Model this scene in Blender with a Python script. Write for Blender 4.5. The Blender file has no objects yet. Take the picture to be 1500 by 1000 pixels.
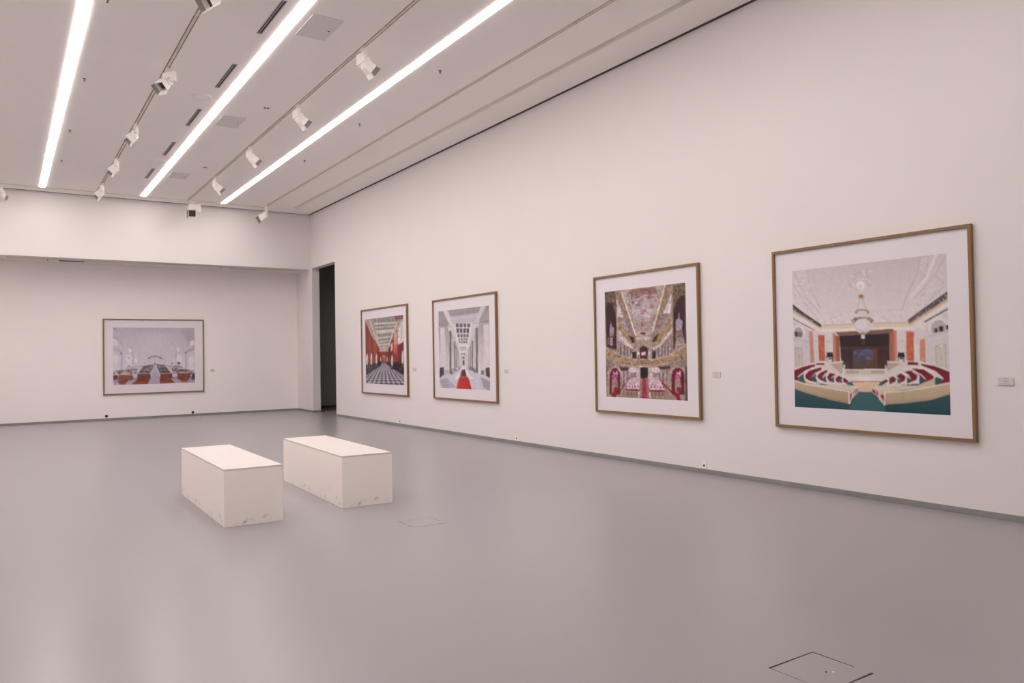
import bpy, bmesh, math, random
import numpy as np
from mathutils import Vector, Matrix
random.seed(4)
COL = bpy.context.scene.collection
scene = bpy.context.scene

# ------------------------------------------------------------------ room sizes (metres)
XW, YB, YR = 7.25, 21.075, 22.32        # right wall, face of the upper wall, back of the niche
H, ZS = 5.522, 3.995                    # ceiling, underside of the upper wall
XL, Y0 = -3.4, -4.5                     # left and rear walls (outside the frame)
DY0, DY1, DZ = 19.21, 20.975, 4.015     # doorway
WT = 0.205                              # wall thickness at the doorway
YE = 20.5                               # far end of the ceiling panels

# ------------------------------------------------------------------ materials
def lin(c):
    return tuple(((v/255)/12.92 if v/255 <= 0.04045 else ((v/255+0.055)/1.055)**2.4) for v in c)

def mat(name, col, rough=0.6, spec=0.5, metal=0.0, noise=0.0, nscale=8.0, bump=0.0, bscale=200.0):
    m = bpy.data.materials.new(name); m.use_nodes = True
    nt = m.node_tree; p = nt.nodes['Principled BSDF']
    p.inputs['Base Color'].default_value = (*col, 1)
    p.inputs['Roughness'].default_value = rough
    p.inputs['Specular IOR Level'].default_value = spec
    p.inputs['Metallic'].default_value = metal
    tc = nt.nodes.new('ShaderNodeTexCoord')
    if noise:
        n = nt.nodes.new('ShaderNodeTexNoise'); n.inputs['Scale'].default_value = nscale; n.inputs['Detail'].default_value = 4
        nt.links.new(tc.outputs['Object'], n.inputs['Vector'])
        r = nt.nodes.new('ShaderNodeMapRange'); r.inputs[1].default_value = 0.3; r.inputs[2].default_value = 0.7
        r.inputs[3].default_value = 1-noise; r.inputs[4].default_value = 1+noise*0.4
        nt.links.new(n.outputs['Fac'], r.inputs[0])
        x = nt.nodes.new('ShaderNodeMix'); x.data_type = 'RGBA'; x.blend_type = 'MULTIPLY'; x.inputs[0].default_value = 1
        x.inputs[6].default_value = (*col, 1)
        nt.links.new(r.outputs[0], x.inputs[7]); nt.links.new(x.outputs[2], p.inputs['Base Color'])
    if bump:
        n2 = nt.nodes.new('ShaderNodeTexNoise'); n2.inputs['Scale'].default_value = bscale; n2.inputs['Detail'].default_value = 3
        nt.links.new(tc.outputs['Object'], n2.inputs['Vector'])
        b = nt.nodes.new('ShaderNodeBump'); b.inputs['Strength'].default_value = bump; b.inputs['Distance'].default_value = 0.002
        nt.links.new(n2.outputs['Fac'], b.inputs['Height']); nt.links.new(b.outputs['Normal'], p.inputs['Normal'])
    return m

M = {}
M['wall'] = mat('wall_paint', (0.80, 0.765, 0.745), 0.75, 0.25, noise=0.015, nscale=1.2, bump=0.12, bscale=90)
M['wall_brightened'] = mat('brightened_wall_paint', (0.90, 0.86, 0.84), 0.75, 0.25, noise=0.015, nscale=1.2, bump=0.12, bscale=90)  # same wall paint, paler to imitate more light in the niche
M['ceil'] = mat('ceiling_paint', (0.92, 0.885, 0.855), 0.85, 0.2, noise=0.01, nscale=2)
M['void'] = mat('ceiling_void', (0.10, 0.09, 0.08), 0.9, 0.1)
M['base'] = mat('grey_skirting_paint', (0.27, 0.27, 0.27), 0.5, 0.4, noise=0.12, nscale=3)
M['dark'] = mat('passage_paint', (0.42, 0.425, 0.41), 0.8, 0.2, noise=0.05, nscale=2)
M['rail'] = mat('cream_enamel', (0.66, 0.60, 0.52), 0.5, 0.4)
M['white'] = mat('white_enamel', (0.88, 0.85, 0.82), 0.45, 0.4)
M['hood'] = mat('grey_enamel', (0.36, 0.35, 0.33), 0.5, 0.4)
M['black'] = mat('black_plastic', (0.012, 0.011, 0.010), 0.5, 0.4)
M['lens'] = mat('dark_lens', (0.06, 0.055, 0.045), 0.25, 0.6)
M['slat'] = mat('grey_metal', (0.50, 0.49, 0.48), 0.45, 0.5)
M['panel'] = mat('grey_white_panel', (0.74, 0.715, 0.70), 0.8, 0.2)
M['steel'] = mat('dull_steel', (0.10, 0.09, 0.085), 0.45, 0.5, metal=0.3)
M['mat'] = mat('mat_board', (0.80, 0.76, 0.79), 0.85, 0.2)
M['lbl'] = mat('label_card', (0.66, 0.62, 0.64), 0.7, 0.3)
M['ink'] = mat('label_ink', (0.36, 0.34, 0.36), 0.7, 0.2)
M['crack'] = mat('dark_joint', (0.025, 0.022, 0.018), 0.7, 0.2)
M['shadow'] = mat('painted_gap_shade', (0.16, 0.155, 0.15), 0.8, 0.1)
M['joint'] = mat('faint_joint', (0.19, 0.18, 0.175), 0.5, 0.3)

def wood_mat():
    m = mat('oak_frame', (0.27, 0.165, 0.075), 0.5, 0.35)
    nt = m.node_tree; p = nt.nodes['Principled BSDF']
    tc = nt.nodes.new('ShaderNodeTexCoord'); mp = nt.nodes.new('ShaderNodeMapping'); mp.inputs['Scale'].default_value = (60, 2.5, 60)
    n = nt.nodes.new('ShaderNodeTexNoise'); n.inputs['Scale'].default_value = 1.5; n.inputs['Detail'].default_value = 6
    cr = nt.nodes.new('ShaderNodeValToRGB')
    cr.color_ramp.elements[0].position = 0.3; cr.color_ramp.elements[0].color = (0.205, 0.118, 0.05, 1)
    cr.color_ramp.elements[1].position = 0.7; cr.color_ramp.elements[1].color = (0.30, 0.185, 0.085, 1)
    nt.links.new(tc.outputs['Object'], mp.inputs[0]); nt.links.new(mp.outputs[0], n.inputs['Vector'])
    nt.links.new(n.outputs['Fac'], cr.inputs[0]); nt.links.new(cr.outputs[0], p.inputs['Base Color'])
    return m
M['wood'] = wood_mat()

def floor_mat():
    m = mat('grey_floor_coating', (0.375, 0.37, 0.385), 0.25, 0.34)
    nt = m.node_tree; p = nt.nodes['Principled BSDF']
    tc = nt.nodes.new('ShaderNodeTexCoord')
    n = nt.nodes.new('ShaderNodeTexNoise'); n.inputs['Scale'].default_value = 0.45; n.inputs['Detail'].default_value = 2
    nt.links.new(tc.outputs['Object'], n.inputs['Vector'])
    cr = nt.nodes.new('ShaderNodeValToRGB')
    cr.color_ramp.elements[0].position = 0.2; cr.color_ramp.elements[0].color = (FLOOR[0]*0.97, FLOOR[1]*0.97, FLOOR[2]*0.98, 1)
    cr.color_ramp.elements[1].position = 0.8; cr.color_ramp.elements[1].color = (*FLOOR, 1)
    nt.links.new(n.outputs['Fac'], cr.inputs[0]); nt.links.new(cr.outputs[0], p.inputs['Base Color'])
    p.inputs['Roughness'].default_value = FR[0]
    return m
FLOOR = (0.312, 0.302, 0.309); FR = (0.27, 0.30)
M['floor'] = floor_mat()

def bench_mat():
    """white painted board, scuffed brown towards the foot"""
    m = mat('scuffed_white_board', (0.78, 0.74, 0.69), 0.65, 0.3)
    nt = m.node_tree; p = nt.nodes['Principled BSDF']
    tc = nt.nodes.new('ShaderNodeTexCoord'); sp = nt.nodes.new('ShaderNodeSeparateXYZ')
    nt.links.new(tc.outputs['Object'], sp.inputs[0])
    n = nt.nodes.new('ShaderNodeTexNoise'); n.inputs['Scale'].default_value = 9; n.inputs['Detail'].default_value = 8; n.inputs['Roughness'].default_value = 0.75
    nt.links.new(tc.outputs['Object'], n.inputs['Vector'])
    lo = nt.nodes.new('ShaderNodeMapRange'); lo.inputs[1].default_value = 0.0; lo.inputs[2].default_value = 0.36
    lo.inputs[3].default_value = 0.13; lo.inputs[4].default_value = 0.0
    nt.links.new(sp.outputs['Z'], lo.inputs[0])
    ad = nt.nodes.new('ShaderNodeMath'); ad.operation = 'ADD'
    nt.links.new(n.outputs['Fac'], ad.inputs[0]); nt.links.new(lo.outputs[0], ad.inputs[1])
    r = nt.nodes.new('ShaderNodeMapRange'); r.inputs[1].default_value = 0.68; r.inputs[2].default_value = 0.84
    nt.links.new(ad.outputs[0], r.inputs[0])
    x = nt.nodes.new('ShaderNodeMix'); x.data_type = 'RGBA'
    x.inputs[6].default_value = (0.94, 0.885, 0.84, 1); x.inputs[7].default_value = (0.40, 0.34, 0.26, 1)  # board tone raised to stand in for light on the sides
    nt.links.new(r.outputs[0], x.inputs[0]); nt.links.new(x.outputs[2], p.inputs['Base Color'])
    return m
M['bench'] = bench_mat()
M['top'] = mat('toned_down_board_top', (0.68, 0.635, 0.605), 0.55, 0.3, noise=0.02, nscale=5)  # same white board, darkened to offset the strong light from above

def light_mat(s):
    m = bpy.data.materials.new('light_diffuser'); m.use_nodes = True
    p = m.node_tree.nodes['Principled BSDF']
    p.inputs['Base Color'].default_value = (0.8, 0.8, 0.8, 1)
    p.inputs['Emission Color'].default_value = (1.0, 0.915, 0.903, 1)
    p.inputs['Emission Strength'].default_value = s
    return m
M['light'] = light_mat(26.5)

def glass_mat():
    m = bpy.data.materials.new('picture_glass'); m.use_nodes = True
    nt = m.node_tree; nt.nodes.clear()
    o = nt.nodes.new('ShaderNodeOutputMaterial'); t = nt.nodes.new('ShaderNodeBsdfTransparent')
    g = nt.nodes.new('ShaderNodeBsdfGlossy'); g.inputs['Roughness'].default_value = 0.015
    f = nt.nodes.new('ShaderNodeFresnel'); f.inputs['IOR'].default_value = 1.45
    ge = nt.nodes.new('ShaderNodeNewGeometry'); io = nt.nodes.new('ShaderNodeMapRange'); io.inputs[3].default_value = 1.45; io.inputs[4].default_value = 1/1.45
    nt.links.new(ge.outputs['Backfacing'], io.inputs[0]); nt.links.new(io.outputs[0], f.inputs['IOR'])   # same reflection from both sides of the sheet
    k = nt.nodes.new('ShaderNodeMath'); k.operation = 'MULTIPLY'; k.inputs[1].default_value = 0.3
    x = nt.nodes.new('ShaderNodeMixShader')
    nt.links.new(f.outputs[0], k.inputs[0]); nt.links.new(k.outputs[0], x.inputs[0])
    nt.links.new(t.outputs[0], x.inputs[1]); nt.links.new(g.outputs[0], x.inputs[2]); nt.links.new(x.outputs[0], o.inputs[0])
    return m
M['glass'] = glass_mat()

def print_mat():
    m = mat('photographic_print', (0.5, 0.5, 0.5), 0.6, 0.25)
    nt = m.node_tree; a = nt.nodes.new('ShaderNodeVertexColor'); a.layer_name = 'ink'
    nt.links.new(a.outputs['Color'], nt.nodes['Principled BSDF'].inputs['Base Color'])
    return m
M['print'] = print_mat()

# ------------------------------------------------------------------ mesh helpers
def add_box(bm, x0, x1, y0, y1, z0, z1, mi=0, rot=None, piv=None):
    vs = [bm.verts.new((x, y, z)) for x in (x0, x1) for y in (y0, y1) for z in (z0, z1)]
    for q in ((0,1,3,2), (4,6,7,5), (0,4,5,1), (2,3,7,6), (0,2,6,4), (1,5,7,3)):
        f = bm.faces.new([vs[i] for i in q]); f.material_index = mi
    if rot is not None:
        bmesh.ops.rotate(bm, verts=vs, cent=piv or (0,0,0), matrix=rot)
    return vs

def add_cyl(bm, c, r0, r1, z0, z1, n=24, mi=0):
    a = [bm.verts.new((c[0]+r0*math.cos(2*math.pi*i/n), c[1]+r0*math.sin(2*math.pi*i/n), z0)) for i in range(n)]
    b = [bm.verts.new((c[0]+r1*math.cos(2*math.pi*i/n), c[1]+r1*math.sin(2*math.pi*i/n), z1)) for i in range(n)]
    for i in range(n):
        f = bm.faces.new((a[i], a[(i+1) % n], b[(i+1) % n], b[i])); f.material_index = mi
    bm.faces.new(a[::-1]).material_index = mi; bm.faces.new(b).material_index = mi
    return a+b

def obj(name, bm, ms, parent=None, bevel=0, loc=None, seg=2):
    bmesh.ops.recalc_face_normals(bm, faces=bm.faces)
    me = bpy.data.meshes.new(name); bm.to_mesh(me); bm.free()
    for m in (ms if isinstance(ms, (list, tuple)) else [ms]): me.materials.append(m)
    o = bpy.data.objects.new(name, me); COL.objects.link(o)
    if parent: o.parent = parent
    if loc: o.location = loc
    if bevel:
        b = o.modifiers.new('bevel', 'BEVEL'); b.width = bevel; b.segments = seg; b.limit_method = 'ANGLE'
    return o

def boxes(*bs):
    bm = bmesh.new()
    for b in bs: add_box(bm, *b)
    return bm

def tag(o, label, cat, group=None):
    o['label'] = label; o['category'] = cat
    if group: o['group'] = group
    return o

def thing(name, label, cat, loc=(0,0,0), rotz=0, group=None):
    o = bpy.data.objects.new(name, None); COL.objects.link(o); o.location = loc; o.rotation_euler = (0, 0, rotz)
    o.empty_display_size = 0.1
    return tag(o, label, cat, group)

def struct(name, bm, ms, **k):
    o = obj(name, bm, ms, **k); o['kind'] = 'structure'; return o

def copy_tree(o, parent=None):
    c = o.copy(); COL.objects.link(c); c.parent = parent
    for ch in list(o.children): copy_tree(ch, c)
    return c

# ------------------------------------------------------------------ the setting
XO, ZT = 10.2, 6.1
struct('floor', boxes((XL-0.3, XO, Y0-0.3, YR+0.9, -0.2, 0)), M['floor'])

bm = bmesh.new()          # right wall with the doorway cut out, extruded to its thickness
out = [(Y0-0.3, 0), (DY0, 0), (DY0, DZ), (DY1, DZ), (DY1, 0), (YR, 0), (YR, ZT), (Y0-0.3, ZT)]
f = bm.faces.new([bm.verts.new((XW, y, z)) for y, z in out])
ex = bmesh.ops.extrude_face_region(bm, geom=[f])
bmesh.ops.translate(bm, verts=[v for v in ex['geom'] if isinstance(v, bmesh.types.BMVert)], vec=(WT, 0, 0))
struct('wall_right', bm, M['wall'])
struct('wall_far', boxes((XL-0.3, XW+WT, YR, YR+0.25, 0, ZS)), M['wall_brightened'])
struct('trim_1', boxes((XL, XW, YB, YR+0.25, ZS, ZT)), M['wall'])                       # upper wall over the niche
struct('wall_left', boxes((XL-0.3, XL, Y0-0.3, YR, 0, ZT)), M['wall_brightened'])  # brightened paint, to bounce more light into the room
struct('wall_rear', boxes((XL, XW, Y0-0.3, Y0, 0, ZT)), M['wall'])
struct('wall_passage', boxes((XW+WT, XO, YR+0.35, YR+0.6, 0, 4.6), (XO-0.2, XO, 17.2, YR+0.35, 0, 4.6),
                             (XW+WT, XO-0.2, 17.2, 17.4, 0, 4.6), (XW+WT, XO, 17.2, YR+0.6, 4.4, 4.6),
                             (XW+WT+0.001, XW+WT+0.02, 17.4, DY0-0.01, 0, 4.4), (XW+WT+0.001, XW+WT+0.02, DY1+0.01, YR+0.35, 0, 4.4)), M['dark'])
BH = 0.053
struct('baseboard_right', boxes((XW-0.012, XW, Y0, DY0, 0, BH), (XW-0.012, XW, DY1, YR, 0, BH)), M['base'], bevel=0.003)
struct('baseboard_far', boxes((XL, XW-0.012, YR-0.012, YR, 0, BH)), M['base'], bevel=0.003)
struct('baseboard_passage', boxes((XW+WT+0.02, XO-0.2, YR+0.335, YR+0.35, 0, 0.07)), M['void'])
struct('baseboard_jamb', boxes((XW, XW+WT, DY1-0.01, DY1, 0, BH)), M['base'])

# ceiling panels with slots left open for lights, tracks and vents
STRIPS = (-1.25, 0.80, 2.90, 4.775); SW = 0.125; SY0 = 1.2
TRACKS = (1.92, 3.93, 5.83); TW = 0.062; TY0 = 1.0
VENTS = [(8.52, 9.56), (10.72, 11.79), (12.94, 13.98), (15.14, 16.22), (17.44, 18.47)]
VX, VW = 2.672, 0.07
GX0, GX1, GY1 = 6.52, 6.62, 20.32
holes = [(x-SW/2, x+SW/2, SY0, YE-0.02) for x in STRIPS] + [(x-TW/2, x+TW/2, TY0, YE) for x in TRACKS]
holes += [(VX-VW/2, VX+VW/2, a, b) for a, b in VENTS]
holes += [(GX0, GX1, Y0+1, GY1)]
holes += [(XL, TRACKS[2]+TW/2, YE, YE+0.06)]
CX1, CY1 = XW-0.06, YB-0.06
xs = sorted({XL, CX1} | {h[0] for h in holes if h[0] > XL} | {h[1] for h in holes})
bm = bmesh.new(); CT = 0.07
for a, b in zip(xs, xs[1:]):
    mid = (a+b)/2
    hs = sorted((h[2], h[3]) for h in holes if h[0] < mid < h[1])
    y = Y0
    for h0, h1 in hs:
        if h0 > y+1e-6: add_box(bm, a, b, y, h0, H, H+CT)
        y = max(y, h1)
    if y < CY1: add_box(bm, a, b, y, CY1, H, H+CT)
add_box(bm, XL, XW, Y0, YB, H+CT, H+CT+0.1, 1)
add_box(bm, GX0-0.02, GX1+0.02, Y0+1, GY1+0.02, H+CT-0.005, H+CT, 2)
ce = struct('ceiling', bm, [M['ceil'], M['void'], M['panel']])

struct('gap_shade', boxes((XW-0.004, XW, Y0, YB, H+0.002, H+CT), (XL, XW-0.004, YB-0.004, YB, H+0.002, H+CT)), M['shadow'])   # dark strips that paint the shade in the gap round the ceiling
# ------------------------------------------------------------------ light strips
where = {0: 'long glowing ceiling light strip left of the frame, nearest the left wall',
         1: 'leftmost long glowing light strip recessed in the ceiling in view',
         2: 'middle long glowing light strip, right beside the row of dark slot vents',
         3: 'rightmost long glowing light strip, between two spotlight tracks'}
for i, x in enumerate(STRIPS):
    t = thing('ceiling_light', where[i], 'light', (x, SY0, H), group='recessed light strips')
    L = YE-0.02-SY0; w = SW/2
    obj('diffuser', boxes((-w+0.004, w-0.004, 0.004, L-0.004, -0.007, 0.03)), M['light'], t)
    obj('frame', boxes((-w, -w+0.004, 0, L, 0, 0.05), (w-0.004, w, 0, L, 0, 0.05), (-w+0.004, w-0.004, 0, 0.004, 0, 0.05), (-w+0.004, w-0.004, L-0.004, L, 0, 0.05)), M['white'], t)

# ------------------------------------------------------------------ spotlight tracks
def track(x, label, joints):
    t = thing('lighting_track', label, 'track', (x, TY0, H), group='spotlight tracks')
    L = YE-TY0
    obj('rail', boxes((-0.0165, 0.0165, 0, L, -0.004, 0.045)), M['rail'], t, bevel=0.002, seg=1)
    for y in joints:
        obj('joint', boxes((-TW/2+0.001, TW/2-0.001, y-TY0-0.022, y-TY0+0.022, -0.005, 0.02)), M['rail'], t)
track(TRACKS[0], 'cream spotlight track between leftmost and middle light strips', [9.4, 10.9, 13.6, 16.4, 19.2])
track(TRACKS[1], 'cream spotlight track between middle and rightmost light strips', [8.6, 10.1, 11.5, 12.9, 14.4, 15.9, 17.3, 18.8])
track(TRACKS[2], 'cream spotlight track closest to the right wall', [7.3, 8.8, 10.2, 11.7, 13.1, 14.6, 16.0, 17.5, 19.0])
t = thing('lighting_track', 'cream spotlight track crossing the far end of the ceiling', 'track', (0, YE+0.022, H), group='spotlight tracks')
obj('rail', boxes((XL+0.05, TRACKS[2]+0.017, 0.006, 0.036, -0.003, 0.045)), M['rail'], t, bevel=0.002, seg=1)
for x in (-0.6, 1.35, 3.0, 4.9): obj('joint', boxes((x-0.03, x+0.03, -0.02, 0.02, -0.005, 0.02)), M['rail'], t)
t = thing('lighting_track', 'thin cream track under the edge of the far upper wall', 'track', (0.12, YB+0.30, ZS), group='spotlight tracks')
obj('rail', boxes((0, 6.75, -0.03, 0.03, -0.022, 0)), M['rail'], t, bevel=0.003)
obj('joint', boxes((6.75, 6.85, -0.035, 0.035, -0.024, 0)), M['rail'], t)

# ------------------------------------------------------------------ track spotlights
def spotlight(loc, yaw, tilt, label, turn=0.0, size=1.04):
    """hangs from a track; yaw = direction it points (0 = towards the right wall), tilt = degrees below level; turn = gear box angle"""
    t = thing('track_spotlight', label, 'spotlight', loc, 0, 'white track spotlights'); t.scale = (size,)*3
    Rz = Matrix.Rotation(math.radians(turn), 3, 'Z'); Ry = Matrix.Rotation(math.radians(yaw), 3, 'Z')
    bm = boxes((-0.017, 0.017, -0.06, 0.06, -0.036, -0.004))
    bmesh.ops.rotate(bm, verts=bm.verts, cent=(0,0,0), matrix=Rz); obj('track_adapter', bm, M['white'], t, bevel=0.003)
    bm = bmesh.new(); add_cyl(bm, (0, 0), 0.012, 0.012, -0.07, -0.036, 12); obj('stem', bm, M['white'], t)
    bm = boxes((-0.022, 0.022, -0.07, 0.14, -0.19, -0.06))
    bmesh.ops.rotate(bm, verts=bm.verts, cent=(0,0,0), matrix=Ry); obj('gear_box', bm, M['white'], t, bevel=0.006)
    def place(bm):
        bmesh.ops.rotate(bm, verts=bm.verts, cent=(0,0,0), matrix=Matrix.Rotation(math.radians(tilt), 3, 'Y'))
        bmesh.ops.translate(bm, verts=bm.verts, vec=(0.055, 0, -0.225))
        bmesh.ops.rotate(bm, verts=bm.verts, cent=(0,0,0), matrix=Ry)
        return bm
    for s in (-1, 1):                                                    # the two cheeks that hold the head
        bm = boxes((-0.02, 0.06, s*0.074-0.005, s*0.074+0.005, -0.235, -0.14))
        bmesh.ops.rotate(bm, verts=bm.verts, cent=(0,0,0), matrix=Ry); obj('bracket', bm, M['white'], t, bevel=0.003)
    bm = bmesh.new()                                                     # head: square can, open at the front
    a = 0.066
    rings = [(-0.07, 0.035), (-0.06, 0.05), (-0.02, a), (0.075, a), (0.075, a-0.008), (0.02, a-0.012)]
    prev = None
    for x, r in rings:
        c = r*0.35
        ring = [bm.verts.new((x, sy, sz)) for sy, sz in ((r-c,-r),(r,-r+c),(r,r-c),(r-c,r),(-r+c,r),(-r,r-c),(-r,-r+c),(-r+c,-r))] if x < 0.0 else \
               [bm.verts.new((x, sy, sz)) for sy, sz in ((r-.006,-r),(r,-r+.006),(r,r-.006),(r-.006,r),(-r+.006,r),(-r,r-.006),(-r,-r+.006),(-r+.006,-r))]
        if prev:
            for i in range(8): bm.faces.new((prev[i], prev[(i+1)%8], ring[(i+1)%8], ring[i]))
        else: bm.faces.new(ring)
        prev = ring
    obj('lamp_head', place(bm), M['white'], t)
    bm = boxes((0.018, 0.022, -0.053, 0.053, -0.053, 0.053)); obj('lens', place(bm), M['lens'], t)
    for s in (-1, 1):                                                    # hood flaps above and below the opening
        bm = bmesh.new()
        vs = [bm.verts.new(p) for p in ((0.072, -0.064, s*0.064), (0.072, 0.064, s*0.064), (0.135, 0.07, s*0.083), (0.135, -0.07, s*0.083))]
        bm.faces.new(vs); bmesh.ops.solidify(bm, geom=bm.faces[:], thickness=0.004)
        obj('hood_flap', place(bm), M['white'], t)
    bm = bmesh.new()
    vs = [bm.verts.new(p) for p in ((0.072, -0.066, -0.06), (0.072, -0.066, 0.06), (0.13, -0.085, 0.07), (0.13, -0.085, -0.07))]
    bm.faces.new(vs); bmesh.ops.solidify(bm, geom=bm.faces[:], thickness=0.004)
    obj('shutter', place(bm), M['hood'], t)
    return t

TA, TB, TC = TRACKS
spotlight((TA, 8.42, H), 200, 35, 'white spotlight cut off by the top edge, nearest on the left-hand track')
spotlight((TA, 11.35, H), 215, 48, 'white spotlight with a dark open front on the left-hand track')
spotlight((TA, 14.25, H), 165, 45, 'white spotlight on the left-hand track, third from the top edge')
spotlight((TA, 16.85, H), 160, 45, 'white spotlight on the left-hand track, fourth from the top edge')
spotlight((TA, 19.45, H), 160, 45, 'white spotlight at the far end of the left-hand track')
spotlight((TB, 9.3, H), 5, 38, 'largest white spotlight on the middle track, nearest the camera')
spotlight((TB, 11.95, H), 5, 38, 'white spotlight on the middle track, second from the camera')
spotlight((TB, 14.75, H), 5, 40, 'white spotlight on the middle track, third from the camera')
spotlight((TB, 17.6, H), 0, 40, 'white spotlight on the middle track, fourth from the camera')
spotlight((TB+0.10, YE+0.02, H), 258, 20, 'white spotlight facing the camera where the middle track meets the cross track', 90, 1.45)
spotlight((TC-0.03, YE-0.25, H), 165, 30, 'white spotlight seen from behind at the far end of the right-hand track', 0, 1.35)
spotlight((-0.02, YE+0.02, H), 60, 40, 'white spotlight at the left edge on the cross track', 90)

# ------------------------------------------------------------------ slot vents, discs, access panels, sprinklers
ords = ['nearest', 'second nearest', 'third nearest', 'second farthest', 'farthest']
vent0 = None
for (a, b), o_ in zip(VENTS, ords):
    t = thing('slot_vent', f'{o_} dark double-slot air vent beside the middle light strip', 'vent', (VX, a, H), group='slot vents in the ceiling')
    L = b-a; w = VW/2
    obj('frame', boxes((-w, -w+0.010, 0, L, -0.003, 0.012), (w-0.010, w, 0, L, -0.003, 0.012), (-w+0.010, w-0.010, 0, 0.010, -0.003, 0.012), (-w+0.010, w-0.010, L-0.010, L, -0.003, 0.012)), M['slat'], t)
    obj('divider', boxes((-0.008, 0.001, 0.008, L-0.008, -0.002, 0.012)), M['slat'], t)
    obj('backing', boxes((-w+0.008, w-0.008, 0.008, L-0.008, 0.010, 0.016)), M['black'], t)

def disc(loc, label):
    t = thing('ceiling_diffuser', label, 'air diffuser', loc, group='round ceiling diffusers')
    bm = bmesh.new(); n = 48
    prof = [(0.15, 0), (0.15, -0.006), (0.142, -0.010), (0.132, -0.010), (0.128, -0.002), (0.115, -0.002)]
    rows = [[bm.verts.new((r*math.cos(2*math.pi*i/n), r*math.sin(2*math.pi*i/n), z)) for i in range(n)] for r, z in prof]
    for p, q in zip(rows, rows[1:]):
        for i in range(n): bm.faces.new((p[i], p[(i+1)%n], q[(i+1)%n], q[i]))
    obj('ring', bm, M['ceil'], t)
    bm = bmesh.new(); add_cyl(bm, (0,0), 0.10, 0.112, -0.012, -0.001, 40); obj('cover', bm, M['ceil'], t)
disc((2.56, 12.33, H), 'faint round diffuser left of the middle strip, nearer the camera')
disc((2.64, 16.72, H), 'faint round diffuser left of the middle strip, farther away')

for y0, y1, lb in ((8.67, 9.35, 'large grey square access panel near the top edge'), (13.04, 13.71, 'grey access panel beside the middle light strip, halfway along'), (17.58, 18.14, 'grey access panel near the far end of the ceiling')):
    t = thing('ceiling_hatch', lb, 'access panel', (3.245, y0, H), group='ceiling access panels')
    obj('cover', boxes((-0.19, 0.19, 0, y1-y0, -0.006, 0)), M['panel'], t, bevel=0.002)
    bm = bmesh.new(); add_cyl(bm, (0.13, (y1-y0)*0.55), 0.014, 0.014, -0.009, -0.005, 16); obj('keyhole', bm, M['black'], t)

def sprinkler(loc, label):
    t = thing('ceiling_sprinkler', label, 'sprinkler', loc, group='ceiling sprinklers')
    bm = bmesh.new(); add_cyl(bm, (0,0), 0.024, 0.02, -0.006, 0, 24); obj('rosette', bm, M['steel'], t)
    bm = bmesh.new(); add_cyl(bm, (0,0), 0.006, 0.008, -0.034, -0.005, 12)
    obj('stem', bm, M['steel'], t)
    bm = bmesh.new(); add_cyl(bm, (0,0), 0.015, 0.015, -0.038, -0.034, 20); obj('deflector', bm, M['steel'], t)
for x, y, lb in ((1.0, 9.5, 'sprinkler at the top edge right of the leftmost strip'), (1.0, 12.35, 'sprinkler right of the leftmost strip, nearest fully in view'),
                 (1.01, 15.25, 'sprinkler right of the leftmost strip, second in view'), (1.02, 17.6, 'sprinkler right of the leftmost strip, nearest the far wall'),
                 (5.17, 9.5, 'sprinkler right of the rightmost strip, nearest the camera'), (5.16, 12.4, 'sprinkler right of the rightmost strip, middle one'),
                 (5.15, 15.25, 'sprinkler right of the rightmost strip, farthest away')):
    sprinkler((x, y, H), lb)
for y, lb in ((12.35, 'small dark twin sensor near the middle track, nearer one'), (16.83, 'small dark twin sensor near the middle track, farther one')):
    t = thing('ceiling_sensor', lb, 'sensor', (3.56, y, H), group='twin ceiling sensors')
    for s in (-1, 1):
        bm = bmesh.new(); add_cyl(bm, (s*0.022, -s*0.006), 0.019, 0.019, -0.010, 0, 16); obj('sensor_disc', bm, M['steel'], t)
# under the upper wall
for x0, x1, lb in ((1.17, 1.74, 'dark vent under the far upper wall, left'), (5.2, 5.95, 'pale vent under the far upper wall, right')):
    t = thing('ceiling_vent', lb + ' one', 'vent', (x0, YB+0.62, ZS), group='vents under the upper wall')
    obj('grille', boxes((0, x1-x0, -0.1, 0.1, -0.006, 0)), M['slat' if x0 < 3 else 'panel'], t)
    obj('slots', boxes(*[(0.02, x1-x0-0.02, -0.08+0.04*k, -0.06+0.04*k, -0.008, -0.005) for k in range(5)]), M['void' if x0 < 3 else 'slat'], t)
for x, lb in ((0.95, 'tiny sprinkler under the far upper wall, left of the framed photograph'), (4.95, 'tiny sprinkler under the far upper wall, right of the framed photograph')):
    sprinkler((x, YB+0.55, ZS), lb)

# ------------------------------------------------------------------ benches
def bench(loc, rz, w, l, h, label, seed):
    t = thing('gallery_bench', label, 'bench', loc, rz, 'white block benches')
    bm = bmesh.new(); add_box(bm, 0, w, 0, l, 0, h-0.018)
    r = random.Random(seed)
    o = obj('body', bm, M['bench'], t, bevel=0.0015, seg=1)
    obj('top_panel', boxes((0, w, 0, l, h-0.018, h)), M['top'], t, bevel=0.0015, seg=1)
    return t
bench((1.655, 7.19, 0), math.radians(-0.8), 0.525, 2.10, 0.52, 'white scuffed block bench nearer the camera, left of the pair', 3)
bench((2.83, 7.37, 0), math.radians(-2.0), 0.535, 2.16, 0.52, 'white scuffed block bench behind and right of the other bench', 8)

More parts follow.
